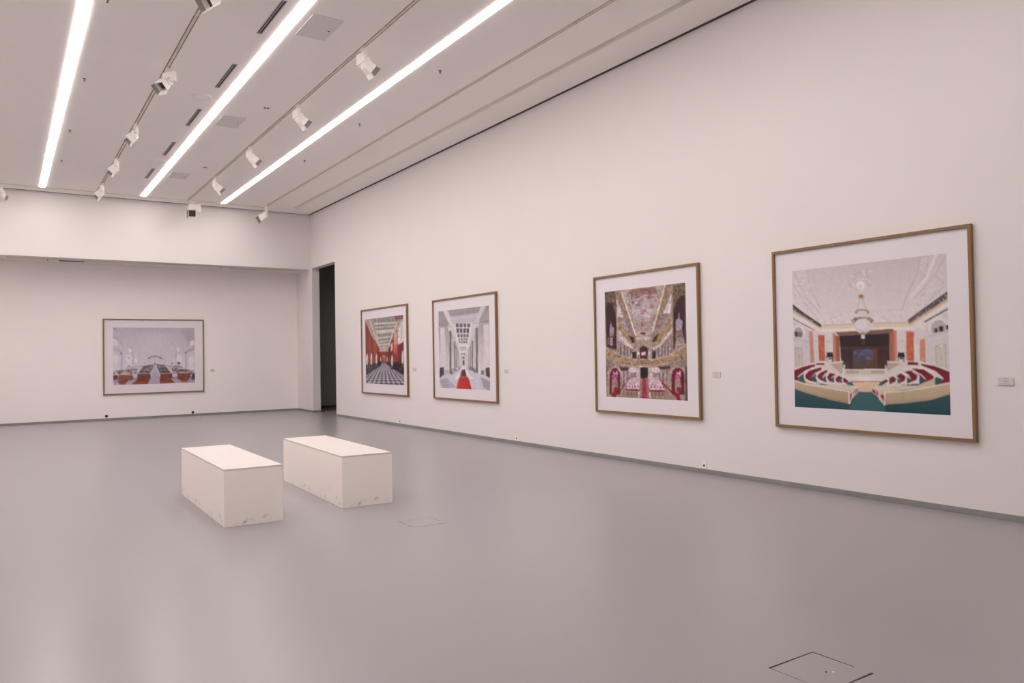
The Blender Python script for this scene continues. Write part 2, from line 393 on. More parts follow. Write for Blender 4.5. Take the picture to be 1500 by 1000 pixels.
# ------------------------------------------------------------------ floor boxes
def hatch(x0, x1, y0, y1, label, strong):
    t = thing('floor_hatch', label, 'floor hatch', (x0, y0, 0), group='floor boxes')
    w, l = x1-x0, y1-y0
    obj('lid', boxes((0.006, w-0.006, 0.006, l-0.006, 0, 0.0008)), M['floor'], t)
    g = M['crack'] if strong else M['joint']
    def wedge(p0, p1, w0, w1, m):                         # an open joint that narrows along its length
        d = Vector((p1[0]-p0[0], p1[1]-p0[1])).normalized(); n = Vector((-d.y, d.x)); bm = bmesh.new()
        lo = [bm.verts.new((p[0]+n.x*k, p[1]+n.y*k, 0)) for p, k in ((p0, -w0), (p1, -w1), (p1, w1), (p0, w0))]
        hi = [bm.verts.new((v.co.x, v.co.y, 0.0014)) for v in lo]
        bm.faces.new(hi); bm.faces.new(lo[::-1])
        for i in range(4): bm.faces.new((lo[i], lo[(i+1) % 4], hi[(i+1) % 4], hi[i]))
        obj('joint', bm, m, t)
    wedge((0, l-0.004), (w, l-0.003), 0.0055, 0.003, g)
    wedge((w-0.002, l), (w-0.002, l*0.28), 0.0026, 0.0012, g)
    wedge((w, 0.003), (w*0.3, 0.003), 0.005, 0.002, g)
    wedge((0.002, l), (0.002, l*0.1), 0.0012, 0.0008, M['joint'])
    bm = bmesh.new(); add_cyl(bm, (w*0.52, l*0.42), 0.006, 0.006, 0, 0.0016, 14); obj('finger_hole', bm, g, t)
    if strong:
        bm = bmesh.new(); add_cyl(bm, (w*0.6, l*0.36), 0.004, 0.004, 0, 0.0016, 14); obj('screw', bm, M['white'], t)
hatch(3.02, 3.355, 2.08, 2.40, 'square floor hatch with dark open joints in the front right foreground', True)
hatch(3.01, 3.335, 6.15, 6.47, 'faint square floor hatch in front of the right bench', False)
hatch(3.0, 3.33, 10.45, 10.77, 'faint floor hatch half hidden behind the right bench', False)
hatch(3.12, 3.45, 19.15, 19.5, 'faint floor hatch near the far wall', False)

# ------------------------------------------------------------------ wall labels, switch, sockets
def wall_label(p, along, w, h, label, d=0.008):
    """card on the right wall (along = 'y') or the far wall (along = 'x'); p is the corner, low and towards the camera or left"""
    t = thing('wall_label', label, 'label', p, group='exhibit labels')
    def bx(a0, a1, z0, z1, d0, d1):
        return (-d1, -d0, a0, a1, z0, z1) if along == 'y' else (a0, a1, -d1, -d0, z0, z1)
    obj('card', boxes(bx(0, w, 0, h, 0, d)), M['lbl'], t)
    ln = [(0.36, 0.64, 0.86, 0.93), (0.18, 0.85, 0.62, 0.67), (0.36, 0.62, 0.44, 0.50), (0.40, 0.60, 0.34, 0.38), (0.18, 0.85, 0.16, 0.20)]
    obj('lettering', boxes(*[bx(w*a, w*b, h*c, h*e, d, d+0.0005) for a, b, c, e in ln]), M['ink'], t)
wall_label((XW, 3.133, 1.168), 'y', 0.125, 0.066, 'small white label right of the theatre photograph, at the right edge', 0.012)
wall_label((XW, 6.37, 1.186), 'y', 0.125, 0.066, 'small white label between the two largest photographs')
wall_label((XW, 11.03, 1.184), 'y', 0.15, 0.070, 'small white label right of the colonnade photograph')
wall_label((XW, 14.57, 1.190), 'y', 0.15, 0.078, 'small white label between the red hall and colonnade photographs')
wall_label((4.81, YR, 1.176), 'x', 0.11, 0.08, 'small pale label right of the photograph on the far wall')

t = thing('wall_switch', 'small white switch on the side wall between niche and doorway', 'switch', (XW, 21.69, 1.98))
obj('plate', boxes((-0.012, 0, -0.045, 0.045, 0, 0.10)), M['panel'], t, bevel=0.003)
obj('button', boxes((-0.018, -0.012, -0.018, 0.018, 0.012, 0.035)), M['slat'], t)
for y, w, lb in ((6.659, 0.04, 'white socket with a dark hole low on the wall below the largest pair'), (10.82, 0.045, 'white socket with a dark hole low on the wall right of the colonnade photograph'), (15.39, 0.02, 'tiny dark socket low on the wall below the red hall photograph')):
    t = thing('wall_socket', lb, 'socket', (XW, y, 0.095), group='low wall sockets')
    obj('plate', boxes((-0.008, 0, -w, w, -0.038, 0.042)), M['white' if w > 0.03 else 'panel'], t, bevel=0.003)
    bm = bmesh.new(); add_cyl(bm, (0, 0), 0.014, 0.014, 0.0075, 0.011, 16)
    bmesh.ops.rotate(bm, verts=bm.verts, cent=(0,0,0), matrix=Matrix.Rotation(-math.pi/2, 3, 'Y')); obj('hole', bm, M['crack'], t)
for x, z, lb in ((2.255, 0.105, 'black round cable outlet low on the far wall, left one'), (4.347, 0.09, 'black round cable outlet low on the far wall, right one')):
    t = thing('cable_outlet', lb, 'socket', (x, YR, z), group='far wall cable outlets')
    bm = bmesh.new(); add_cyl(bm, (0,0), 0.036, 0.03, 0, 0.02, 20); bmesh.ops.rotate(bm, verts=bm.verts, cent=(0,0,0), matrix=Matrix.Rotation(math.pi/2, 3, 'X')); obj('cap', bm, M['black'], t)
    bm = bmesh.new(); add_cyl(bm, (0,0), 0.012, 0.012, 0.019, 0.024, 14); bmesh.ops.rotate(bm, verts=bm.verts, cent=(0,0,0), matrix=Matrix.Rotation(math.pi/2, 3, 'X')); obj('core', bm, M['void'], t)

# ------------------------------------------------------------------ framed photographs
class Paint:
    """paints a flat photographic print as colours on a fine grid; positions are read off an enlargement of the print
    (corner points tl, tr, br, bl) and flattened to the print's own unit square"""
    def __init__(s, corners, nx, ny, base, seed=1):
        s.nx, s.ny = nx, ny
        src = np.array([(0,0),(1,0),(1,1),(0,1)], float); dst = np.array(corners, float)
        A = []; b = []
        for (u, v), (x, y) in zip(src, dst):
            A.append([u, v, 1, 0, 0, 0, -u*x, -v*x]); b.append(x)
            A.append([0, 0, 0, u, v, 1, -u*y, -v*y]); b.append(y)
        h = np.append(np.linalg.solve(np.array(A), np.array(b)), 1).reshape(3, 3)
        s.S = 2
        uu, vv = np.meshgrid((np.arange(nx*s.S)+0.5)/(nx*s.S), (np.arange(ny*s.S)+0.5)/(ny*s.S))
        q = np.stack([uu, vv, np.ones_like(uu)], -1) @ h.T
        s.X, s.Y = q[..., 0]/q[..., 2], q[..., 1]/q[..., 2]
        s.C = np.zeros(s.X.shape+(3,)); s.C[:] = base
        s.rng = np.random.default_rng(seed); s.T = (0, 0, 1)
    def at(s, x0, y0, k):            # following coordinates come from a closer enlargement
        s.T = (x0, y0, k)
    def p(s, pts):
        x0, y0, k = s.T
        return [(x0+x/k, y0+y/k) for x, y in pts]
    def put(s, m, col, a=1.0):
        m = m*a if m.dtype != bool else m.astype(float)*a
        s.C = s.C*(1-m[..., None]) + np.array(col, float)*m[..., None]
    def mask(s, pts):
        P = s.p(pts); m = np.zeros(s.X.shape, bool)
        for (x0, y0), (x1, y1) in zip(P, P[1:]+P[:1]):
            if y0 == y1: continue
            c = ((y0 > s.Y) != (y1 > s.Y))
            m ^= c & (s.X < (x1-x0)*(s.Y-y0)/(y1-y0)+x0)
        return m
    def poly(s, pts, col, a=1.0): s.put(s.mask(pts), col, a)
    def rect(s, x0, y0, x1, y1, col, a=1.0): s.poly([(x0,y0),(x1,y0),(x1,y1),(x0,y1)], col, a)
    def grad(s, pts, c0, c1, ax='y'):
        m = s.mask(pts)
        if not m.any(): return
        k = s.Y if ax == 'y' else s.X
        lo, hi = k[m].min(), k[m].max(); t = np.clip((k-lo)/max(hi-lo, 1e-9), 0, 1)[..., None]
        s.C = np.where(m[..., None], np.array(c0, float)*(1-t)+np.array(c1, float)*t, s.C)
    def line(s, pts, w, col, a=1.0):
        P = s.p(pts); w = w/s.T[2]/2; d = np.full(s.X.shape, 1e9)
        for (x0, y0), (x1, y1) in zip(P, P[1:]):
            dx, dy = x1-x0, y1-y0; L = dx*dx+dy*dy+1e-9
            t = np.clip(((s.X-x0)*dx+(s.Y-y0)*dy)/L, 0, 1)
            d = np.minimum(d, np.hypot(s.X-x0-t*dx, s.Y-y0-t*dy))
        s.put(d < w, col, a)
    def oval(s, cx, cy, rx, ry, col, a=1.0, soft=0.0):
        (x, y), = s.p([(cx, cy)]); rx, ry = rx/s.T[2], ry/s.T[2]
        d = np.hypot((s.X-x)/rx, (s.Y-y)/ry)
        s.put(np.clip((1-d)/max(soft, 1e-6), 0, 1) if soft else d < 1, col, a)
    def speckle(s, pts, n, r, cols, a=0.8):
        P = np.array(s.p(pts)); m = s.mask(pts); ys, xs = np.nonzero(m)
        if not len(ys): return
        k = s.T[2]
        for i in s.rng.integers(0, len(ys), n):
            x, y = s.X[ys[i], xs[i]], s.Y[ys[i], xs[i]]; rr = r/k*s.rng.uniform(0.5, 1.2)
            d = (np.hypot((s.X-x)/rr, (s.Y-y)/(rr*s.rng.uniform(.5, 1.2))) < 1) & m
            s.put(d, cols[s.rng.integers(len(cols))], a)
    def grain(s, amt, cell, flat=1.0):     # fine irregular tone, like detail too small to make out
        h, w = s.X.shape
        for c, a in ((cell, amt), (cell*2.3, amt*0.8)):
            n = s.rng.normal(0, 1, (int(h/c)+2, int(w/c)+2))
            yy, xx = np.arange(h)/c, np.arange(w)/c; y0, x0 = yy.astype(int), xx.astype(int); fy, fx = (yy-y0)[:, None], (xx-x0)[None, :]
            v = (n[y0][:, x0]*(1-fy)*(1-fx)+n[y0+1][:, x0]*fy*(1-fx)+n[y0][:, x0+1]*(1-fy)*fx+n[y0+1][:, x0+1]*fy*fx)
            s.C = np.clip(s.C*(1+a*v[..., None]), 12, 238)
    def colours(s):
        c = s.C.reshape(s.ny, s.S, s.nx, s.S, 3).mean((1, 3))/255
        c = np.where(c <= 0.04045, c/12.92, ((c+0.055)/1.055)**2.4)
        return np.clip(c*np.array(INK)-0.012, 0.004, 0.9)

INK = (1.04, 1.09, 1.11)

def theatre_print():                 # curved benches before a dark stage
    p = Paint([(143,238),(770,172),(784,827),(145,795)], 230, 205, (214,204,203), 5)
    p.grad([(130,150),(800,150),(800,480),(130,480)], (203,193,193), (224,214,211))
    p.grad([(203,225),(668,170),(655,250),(600,400),(258,412),(222,320)], (198,187,188), (219,209,208))
    for q in ([(150,238),(190,330),(256,412)], [(203,230),(216,310),(258,388)], [(140,270),(180,350),(250,440)]): p.line(q, 3, (184,172,174), .8)
    for q in ([(668,180),(655,250),(612,335),(590,400)], [(765,185),(722,262),(640,352)], [(700,180),(688,262),(618,352)], [(730,260),(765,300),(700,360)]): p.line(q, 3.4, (182,170,172), .8)
    p.line([(730,175),(690,270),(625,345)], 12, (228,219,217), .8)
    p.speckle([(670,185),(700,180),(690,260),(660,290)], 60, 3, [(185,173,175),(222,212,210)])
    p.speckle([(150,260),(200,240),(255,400),(250,440),(145,360)], 110, 4, [(198,187,187),(224,214,212)])
    p.speckle([(640,360),(765,240),(770,330),(620,435)], 110, 4, [(198,187,187),(224,214,212)])
    p.line([(262,410),(600,395)], 2, (196,185,184), .7); p.speckle([(262,415),(605,400),(610,445),(262,455)], 120, 4, [(204,193,190),(228,218,214)])
    p.speckle([(380,240),(470,235),(480,315),(370,320)], 90, 4, [(186,176,178),(222,213,213)])
    p.oval(424,297,17,16,(233,226,226)); p.oval(424,300,9,8,(214,204,204))
    # cornices
    p.poly([(250,457),(620,446),(622,472),(250,480)], (222,200,184)); p.line([(255,459),(618,447)], 3, (190,168,156))
    p.poly([(250,474),(622,466),(622,478),(250,486)], (232,222,214))
    p.poly([(134,366),(190,410),(258,456),(258,470),(190,432),(134,390)], (84,70,80)); p.line([(134,366),(190,410),(258,456)], 3, (45,38,45))
    p.speckle([(134,370),(190,412),(258,458),(258,468),(190,430),(134,388)], 60, 3, [(180,165,165),(60,48,55)])
    p.poly([(134,388),(258,468),(262,482),(134,420)], (200,176,160)); p.poly([(134,402),(262,476),(262,486),(134,422)], (226,214,208)); p.line([(134,426),(230,478)], 4, (112,96,100))
    p.poly([(775,325),(690,385),(614,440),(618,455),(700,408),(775,354)], (104,90,96)); p.line([(775,325),(690,385),(614,440)], 3, (60,50,56))
    p.speckle([(775,328),(690,388),(616,442),(618,454),(700,406),(775,352)], 70, 3, [(190,176,176),(62,50,56)])
    p.poly([(775,352),(618,454),(626,472),(775,378)], (208,180,150)); p.poly([(775,365),(622,462),(628,474),(775,390)], (228,216,208)); p.line([(775,394),(682,446)], 6, (92,80,84))
    # left wall
    p.poly([(130,432),(212,478),(226,618),(130,650)], (207,197,201))
    p.oval(165,490,28,34,(226,217,218)); p.oval(165,492,20,26,(176,166,164)); p.rect(136,508,200,522,(207,197,201))
    p.rect(151,484,161,505,(58,48,48)); p.rect(164,486,178,505,(120,108,108)); p.rect(137,480,143,502,(58,48,48)); p.line([(136,510),(212,530)], 3, (176,164,168))
    p.poly([(149,546),(179,551),(181,628),(151,632)], (182,170,156)); p.poly([(153,553),(176,556),(178,628),(155,631)], (200,189,176)); p.line([(165,555),(166,630)], 1.5, (160,148,138))
    # pilasters
    p.poly([(209,482),(224,484),(228,612),(213,616)], (204,140,120)); p.poly([(224,486),(246,490),(248,606),(228,612)], (212,203,207))
    p.poly([(246,497),(272,500),(274,604),(248,606)], (190,92,64)); p.poly([(272,488),(306,490),(308,604),(274,604)], (215,207,208))
    p.poly([(306,490),(317,492),(320,606),(308,606)], (206,126,100)); p.poly([(317,500),(333,502),(335,608),(320,608)], (150,96,80))
    p.speckle([(246,497),(272,500),(274,604),(248,606)], 50, 4, [(218,140,112),(184,84,60),(210,120,90)], .6)
    for x0, x1 in ((230,243),(278,300)): p.rect(x0,520,x1,530,(190,182,186),.6); p.line([(x0,535),(x0,600)], 1.5, (190,182,186))
    # stage
    p.poly([(318,487),(555,474),(552,492),(333,504)], (128,94,78))
    p.poly([(333,502),(537,493),(537,638),(342,640)], (46,35,40)); p.grad([(342,556),(530,556),(530,638),(344,640)], (58,40,38), (78,58,52))
    p.rect(338,546,534,560,(78,54,46)); p.grad([(388,560),(474,557),(474,606),(388,608)], (96,98,132), (72,62,66)); p.speckle([(388,560),(474,557),(474,606),(388,608)], 40, 7, [(116,118,152),(62,58,84),(84,84,112)], .5); p.rect(384,602,474,636,(92,72,64),.8)
    p.speckle([(384,600),(474,600),(474,636),(384,636)], 40, 4, [(70,54,52),(104,84,74)], .6)
    p.line([(378,560),(380,634)], 10, (58,38,36)); p.line([(482,560),(482,634)], 12, (112,62,44)); p.line([(508,500),(510,634)], 4, (70,50,46)); p.oval(432,530,6,9,(92,64,58))
    p.poly([(537,492),(556,482),(556,606),(537,612)], (166,106,86)); p.poly([(556,480),(568,480),(568,605),(556,606)], (206,132,104))
    p.poly([(568,478),(606,478),(606,606),(568,606)], (217,208,209)); p.poly([(606,486),(637,486),(637,606),(606,605)], (198,104,72))
    p.poly([(637,480),(662,472),(664,606),(637,606)], (214,205,207)); p.poly([(661,520),(682,514),(684,612),(663,606)], (205,136,110))
    p.speckle([(606,486),(637,486),(637,606),(606,605)], 50, 4, [(222,150,118),(186,90,64)], .6); p.speckle([(663,520),(682,514),(684,612),(663,606)], 25, 4, [(222,170,150),(190,104,82)], .6)
    p.rect(578,520,596,530,(192,183,187),.6); p.rect(642,540,656,600,(224,216,216),.7)
    # right wall
    p.poly([(682,462),(778,402),(785,648),(684,614)], (211,202,203)); p.line([(684,508),(780,480)], 3, (172,162,164))
    p.oval(738,470,42,44,(224,215,215)); p.oval(738,474,32,34,(184,172,172)); p.poly([(690,500),(782,478),(782,500),(690,522)], (211,202,203))
    p.rect(721,472,733,490,(62,52,52)); p.rect(739,464,755,486,(52,44,44)); p.rect(768,460,776,478,(58,48,48)); p.line([(692,506),(782,482)], 3, (186,176,178))
    p.poly([(722,541),(766,537),(770,634),(726,622)], (186,174,164)); p.poly([(727,547),(762,544),(765,632),(730,622)], (206,197,188)); p.line([(745,545),(748,626)], 2, (176,166,158)); p.rect(739,540,754,547,(230,224,222))
    # music stands on the side boxes
    for x in (280, 572): p.rect(x,570,x+26,586,(42,42,48)); p.rect(x-2,582,x+28,590,(34,34,38)); p.line([(x+2,588),(x+2,612)], 3, (48,48,52)); p.line([(x+24,588),(x+24,612)], 3, (48,48,52)); p.rect(x+8,592,x+20,598,(50,50,54))
    # apron and parquet
    p.poly([(278,612),(345,606),(350,660),(330,650)], (190,170,152)); p.poly([(528,606),(606,612),(560,646),(525,664)], (182,160,142)); p.line([(280,616),(345,608)], 6, (222,212,204)); p.line([(530,608),(604,614)], 6, (222,212,204))
    p.poly([(352,640),(522,640),(528,662),(346,665)], (204,192,180)); p.rect(358,644,410,656,(182,166,152)); p.rect(462,644,515,656,(182,166,152)); p.line([(352,640),(522,640)], 4, (230,222,216))
    p.poly([(346,662),(530,660),(534,692),(342,694)], (221,211,205)); p.line([(366,690),(510,690)], 2.5, (150,50,56)); p.rect(398,670,476,686,(228,219,212))
    p.poly([(350,620),(356,620),(350,662),(342,660)], (226,218,212)); p.poly([(518,622),(523,622),(530,662),(522,664)], (226,218,212))
    p.grad([(380,690),(500,690),(480,734),(408,734)], (221,196,166), (212,182,148))
    # carpet
    p.grad([(120,690),(800,690),(800,850),(120,850)], (52,92,96), (33,68,74)); p.poly([(406,732),(470,732),(520,810),(368,806)], (56,98,100))
    p.grad([(380,690),(500,690),(474,732),(408,732)], (221,196,166), (212,182,148))
    p.poly([(346,662),(530,660),(534,690),(342,692)], (221,211,205)); p.rect(398,670,476,686,(228,219,212)); p.line([(366,690),(510,690)], 2.5, (150,50,56))
    # left benches (closer enlargement)
    RED, RED2, RIM, WOOD, WOOD2, TEAL = (126,28,48), (88,20,36), (229,220,215), (184,160,134), (204,184,158), (48,88,96)
    k = 7.692/2.777
    p.at((1150-1110)*2.777, (480-310)*2.777, k)
    p.poly([(60,450),(200,420),(330,380),(470,370),(640,520),(700,640),(560,640),(60,600)], (214,204,198))
    p.poly([(60,490),(200,428),(330,402),(335,430),(230,470),(150,530),(135,580),(215,625),(60,600)], RED)
    for i in range(7): p.line([(105+i*31,472-i*8),(112+i*31,496-i*8)], 9, RED2)
    p.line([(60,482),(200,425),(330,398)], 10, RIM); p.rect(345,392,440,412,RED); p.line([(340,388),(465,372)], 9, RIM)
    p.poly([(132,552),(200,495),(215,615),(150,595)], TEAL); p.line([(136,548),(215,490),(330,450)], 12, RIM)
    def row(rim, red, teal, w):
        p.poly(red, RED)
        (x0, y0), (x1, y1) = red[1], red[2]
        for i in range(5): t = i/4; p.line([(x0+(x1-x0)*t, y0+(y1-y0)*t+4), (x0+(x1-x0)*t+4, y0+(y1-y0)*t+22)], 7, RED2)
        if teal: p.poly(teal, TEAL)
        p.line(rim, w, RIM)
    row([(400,425),(300,445),(235,485),(205,530),(212,575),(270,610),(380,640)], [(215,530),(262,478),(400,440),(405,470),(330,505),(288,555),(345,610),(262,592),(222,565)], [(288,560),(338,512),(352,610),(300,590)], 13)
    row([(470,455),(400,478),(352,520),(342,560),(372,592),(470,632)], [(352,545),(392,500),(465,470),(470,500),(440,512),(412,560),(455,612),(385,582)], [(414,570),(456,530),(462,612),(430,598)], 12)
    row([(540,480),(490,505),(460,545),(462,580),(490,606),(560,634)], [(468,548),(502,504),(556,515),(512,565),(535,612),(490,598)], [(512,572),(548,545),(552,614),(525,602)], 11)
    row([(615,525),(575,540),(552,575),(560,606),(600,630)], [(562,568),(600,535),(638,556),(604,600),(606,618),(574,606)], [(604,590),(636,570),(638,620),(612,612)], 10)
    p.poly([(645,575),(665,560),(708,590),(692,622),(655,608)], RED); p.line([(650,560),(640,590),(655,622)], 8, RIM); p.line([(480,470),(640,540),(720,590)], 10, (222,213,206))
    p.poly([(205,540),(212,585),(270,618),(380,646),(560,636),(700,655),(830,660),(832,690),(770,780),(722,830),(715,720),(420,672),(230,636)], WOOD2)
    for q in ([(370,640),(560,668),(758,695)], [(470,632),(620,658),(790,682)], [(560,632),(680,652),(812,673)], [(600,628),(720,648),(828,664)]): p.line(q, 7, RIM)
    p.poly([(722,745),(752,738),(740,800),(722,845)], (160,36,54)); p.line([(757,700),(757,770),(724,850)], 8, RIM)
    for x, y in ((768,722),(790,706),(808,694)): p.poly([(x,y-14),(x+12,y-18),(x+8,y+30),(x,y+44)], (158,38,54)); p.line([(x+14,y-20),(x+14,y+22),(x,y+52)], 5, RIM)
    p.grad([(60,585),(90,592),(230,636),(420,668),(716,716),(716,856),(500,812),(250,742),(60,676)], (196,172,146), (166,142,118))
    p.line([(60,582),(90,590),(230,634),(420,668),(716,716),(718,856)], 13, RIM); p.line([(90,668),(250,728),(500,800),(710,842)], 4, (150,128,106)); p.line([(540,690),(545,816)], 3, (158,136,112))
    # right benches
    p.at((1260-1110)*2.777, (480-310)*2.777, k)
    p.poly([(1010,460),(840,410),(700,380),(520,368),(330,470),(240,580),(300,650),(1010,600)], (214,204,198))
    p.poly([(690,400),(840,425),(1010,490),(1010,605),(900,640),(930,570),(860,500),(690,425)], RED); p.rect(540,378,655,412,RED)
    for i in range(8): p.line([(715+i*40,405+i*11),(728+i*40,432+i*12)], 11, RED2)
    for i in range(4): p.line([(560+i*26,382+i*2),(564+i*26,402+i*2)], 8, RED2)
    p.line([(520,372),(660,378),(840,418),(1010,486)], 10, RIM); p.poly([(845,545),(925,570),(905,628),(845,640)], TEAL); p.line([(690,425),(850,490),(935,570)], 14, RIM)
    row([(560,428),(690,445),(800,490),(846,545),(830,590),(760,630),(640,660)], [(720,610),(585,462),(720,462),(835,545),(820,582),(770,605)], None, 14)
    p.poly([(590,455),(720,470),(826,540),(822,580),(720,612),(735,575),(690,520),(600,480)], RED)
    for i in range(5): p.line([(640+i*42,452+i*18),(646+i*42,478+i*18)], 11, RED2)
    p.poly([(668,545),(730,575),(716,620),(668,630)], TEAL); p.line([(600,485),(690,525),(735,572)], 12, RIM)
    p.line([(480,455),(580,462),(650,505),(666,550),(648,590),(560,630)], 12, RIM)
    p.poly([(500,488),(580,482),(645,535),(640,580),(525,628),(575,580),(555,530)], RED)
    for i in range(4): p.line([(545+i*26,476+i*16),(552+i*26,498+i*16)], 9, RED2)
    p.poly([(530,545),(575,580),(530,622)], TEAL); p.line([(440,490),(500,505),(527,560),(515,600),(440,640)], 11, RIM)
    p.poly([(410,540),(460,508),(516,545),(505,590),(430,630),(465,585)], RED); p.poly([(420,560),(462,585),(424,625)], TEAL)
    p.line([(370,530),(410,560),(415,595),(350,640)], 10, RIM); p.poly([(330,560),(375,540),(408,570),(400,600),(340,632)], RED); p.poly([(326,575),(358,590),(330,630)], TEAL)
    p.line([(300,560),(322,585),(320,615),(262,640)], 8, RIM); p.poly([(248,600),(300,575),(316,600),(268,630)], (110,24,44)); p.line([(240,570),(400,500),(500,440)], 9, (222,213,206))
    p.poly([(120,672),(240,650),(400,640),(640,648),(846,560),(846,650),(700,672),(280,722),(275,860),(215,800)], WOOD2)
    for q in ([(215,702),(400,690),(640,655)], [(180,688),(340,672),(520,640)], [(150,678),(280,660),(430,636)], [(122,668),(240,650),(330,636)]): p.line(q, 7, RIM)
    p.poly([(224,762),(270,745),(268,830)], (160,36,54)); p.line([(214,702),(214,800),(272,872)], 8, RIM)
    for x, y in ((180,720),(152,704),(130,692)): p.poly([(x,y-14),(x+22,y+6),(x+26,y+48),(x+4,y+24)], (158,38,54)); p.line([(x-2,y-18),(x+2,y+26),(x+24,y+56)], 5, RIM)
    p.grad([(275,722),(500,708),(760,668),(1020,612),(1020,740),(800,810),(500,848),(275,864)], (198,178,148), (176,154,126))
    p.line([(276,870),(276,724),(500,708),(760,668),(1020,612)], 13, RIM); p.line([(290,838),(500,826),(800,788),(1015,728)], 4, (160,140,114)); p.line([(480,712),(480,840)], 3, (164,144,118))
    p.at(0, 0, 1)
    # hanging lamp in front of it all
    p.line([(425,312),(425,345)], 3, (232,224,222)); p.oval(425,343,12,10,(178,150,112)); p.oval(425,341,5,5,(120,94,64))
    p.line([(420,350),(408,402)], 2.6, (178,164,154)); p.line([(430,350),(446,402)], 2.6, (178,164,154)); p.line([(425,350),(426,400)], 2, (214,204,200))
    p.oval(428,406,30,13,(172,150,118)); p.oval(428,408,20,8,(214,205,203)); p.rect(404,412,452,436,(214,204,206))
    p.oval(429,440,47,14,(160,138,106)); p.speckle([(384,426),(476,426),(476,452),(384,452)], 34, 4, [(120,98,70),(226,216,206),(88,74,60)])
    p.oval(430,462,36,30,(216,204,208)); p.oval(424,456,22,18,(226,216,218),.8); p.poly([(408,480),(454,480),(436,500),(424,500)], (206,192,196)); p.oval(430,494,9,6,(150,120,90)); p.rect(423,498,438,514,(216,208,208))
    p.grain(0.012, 3)
    return p

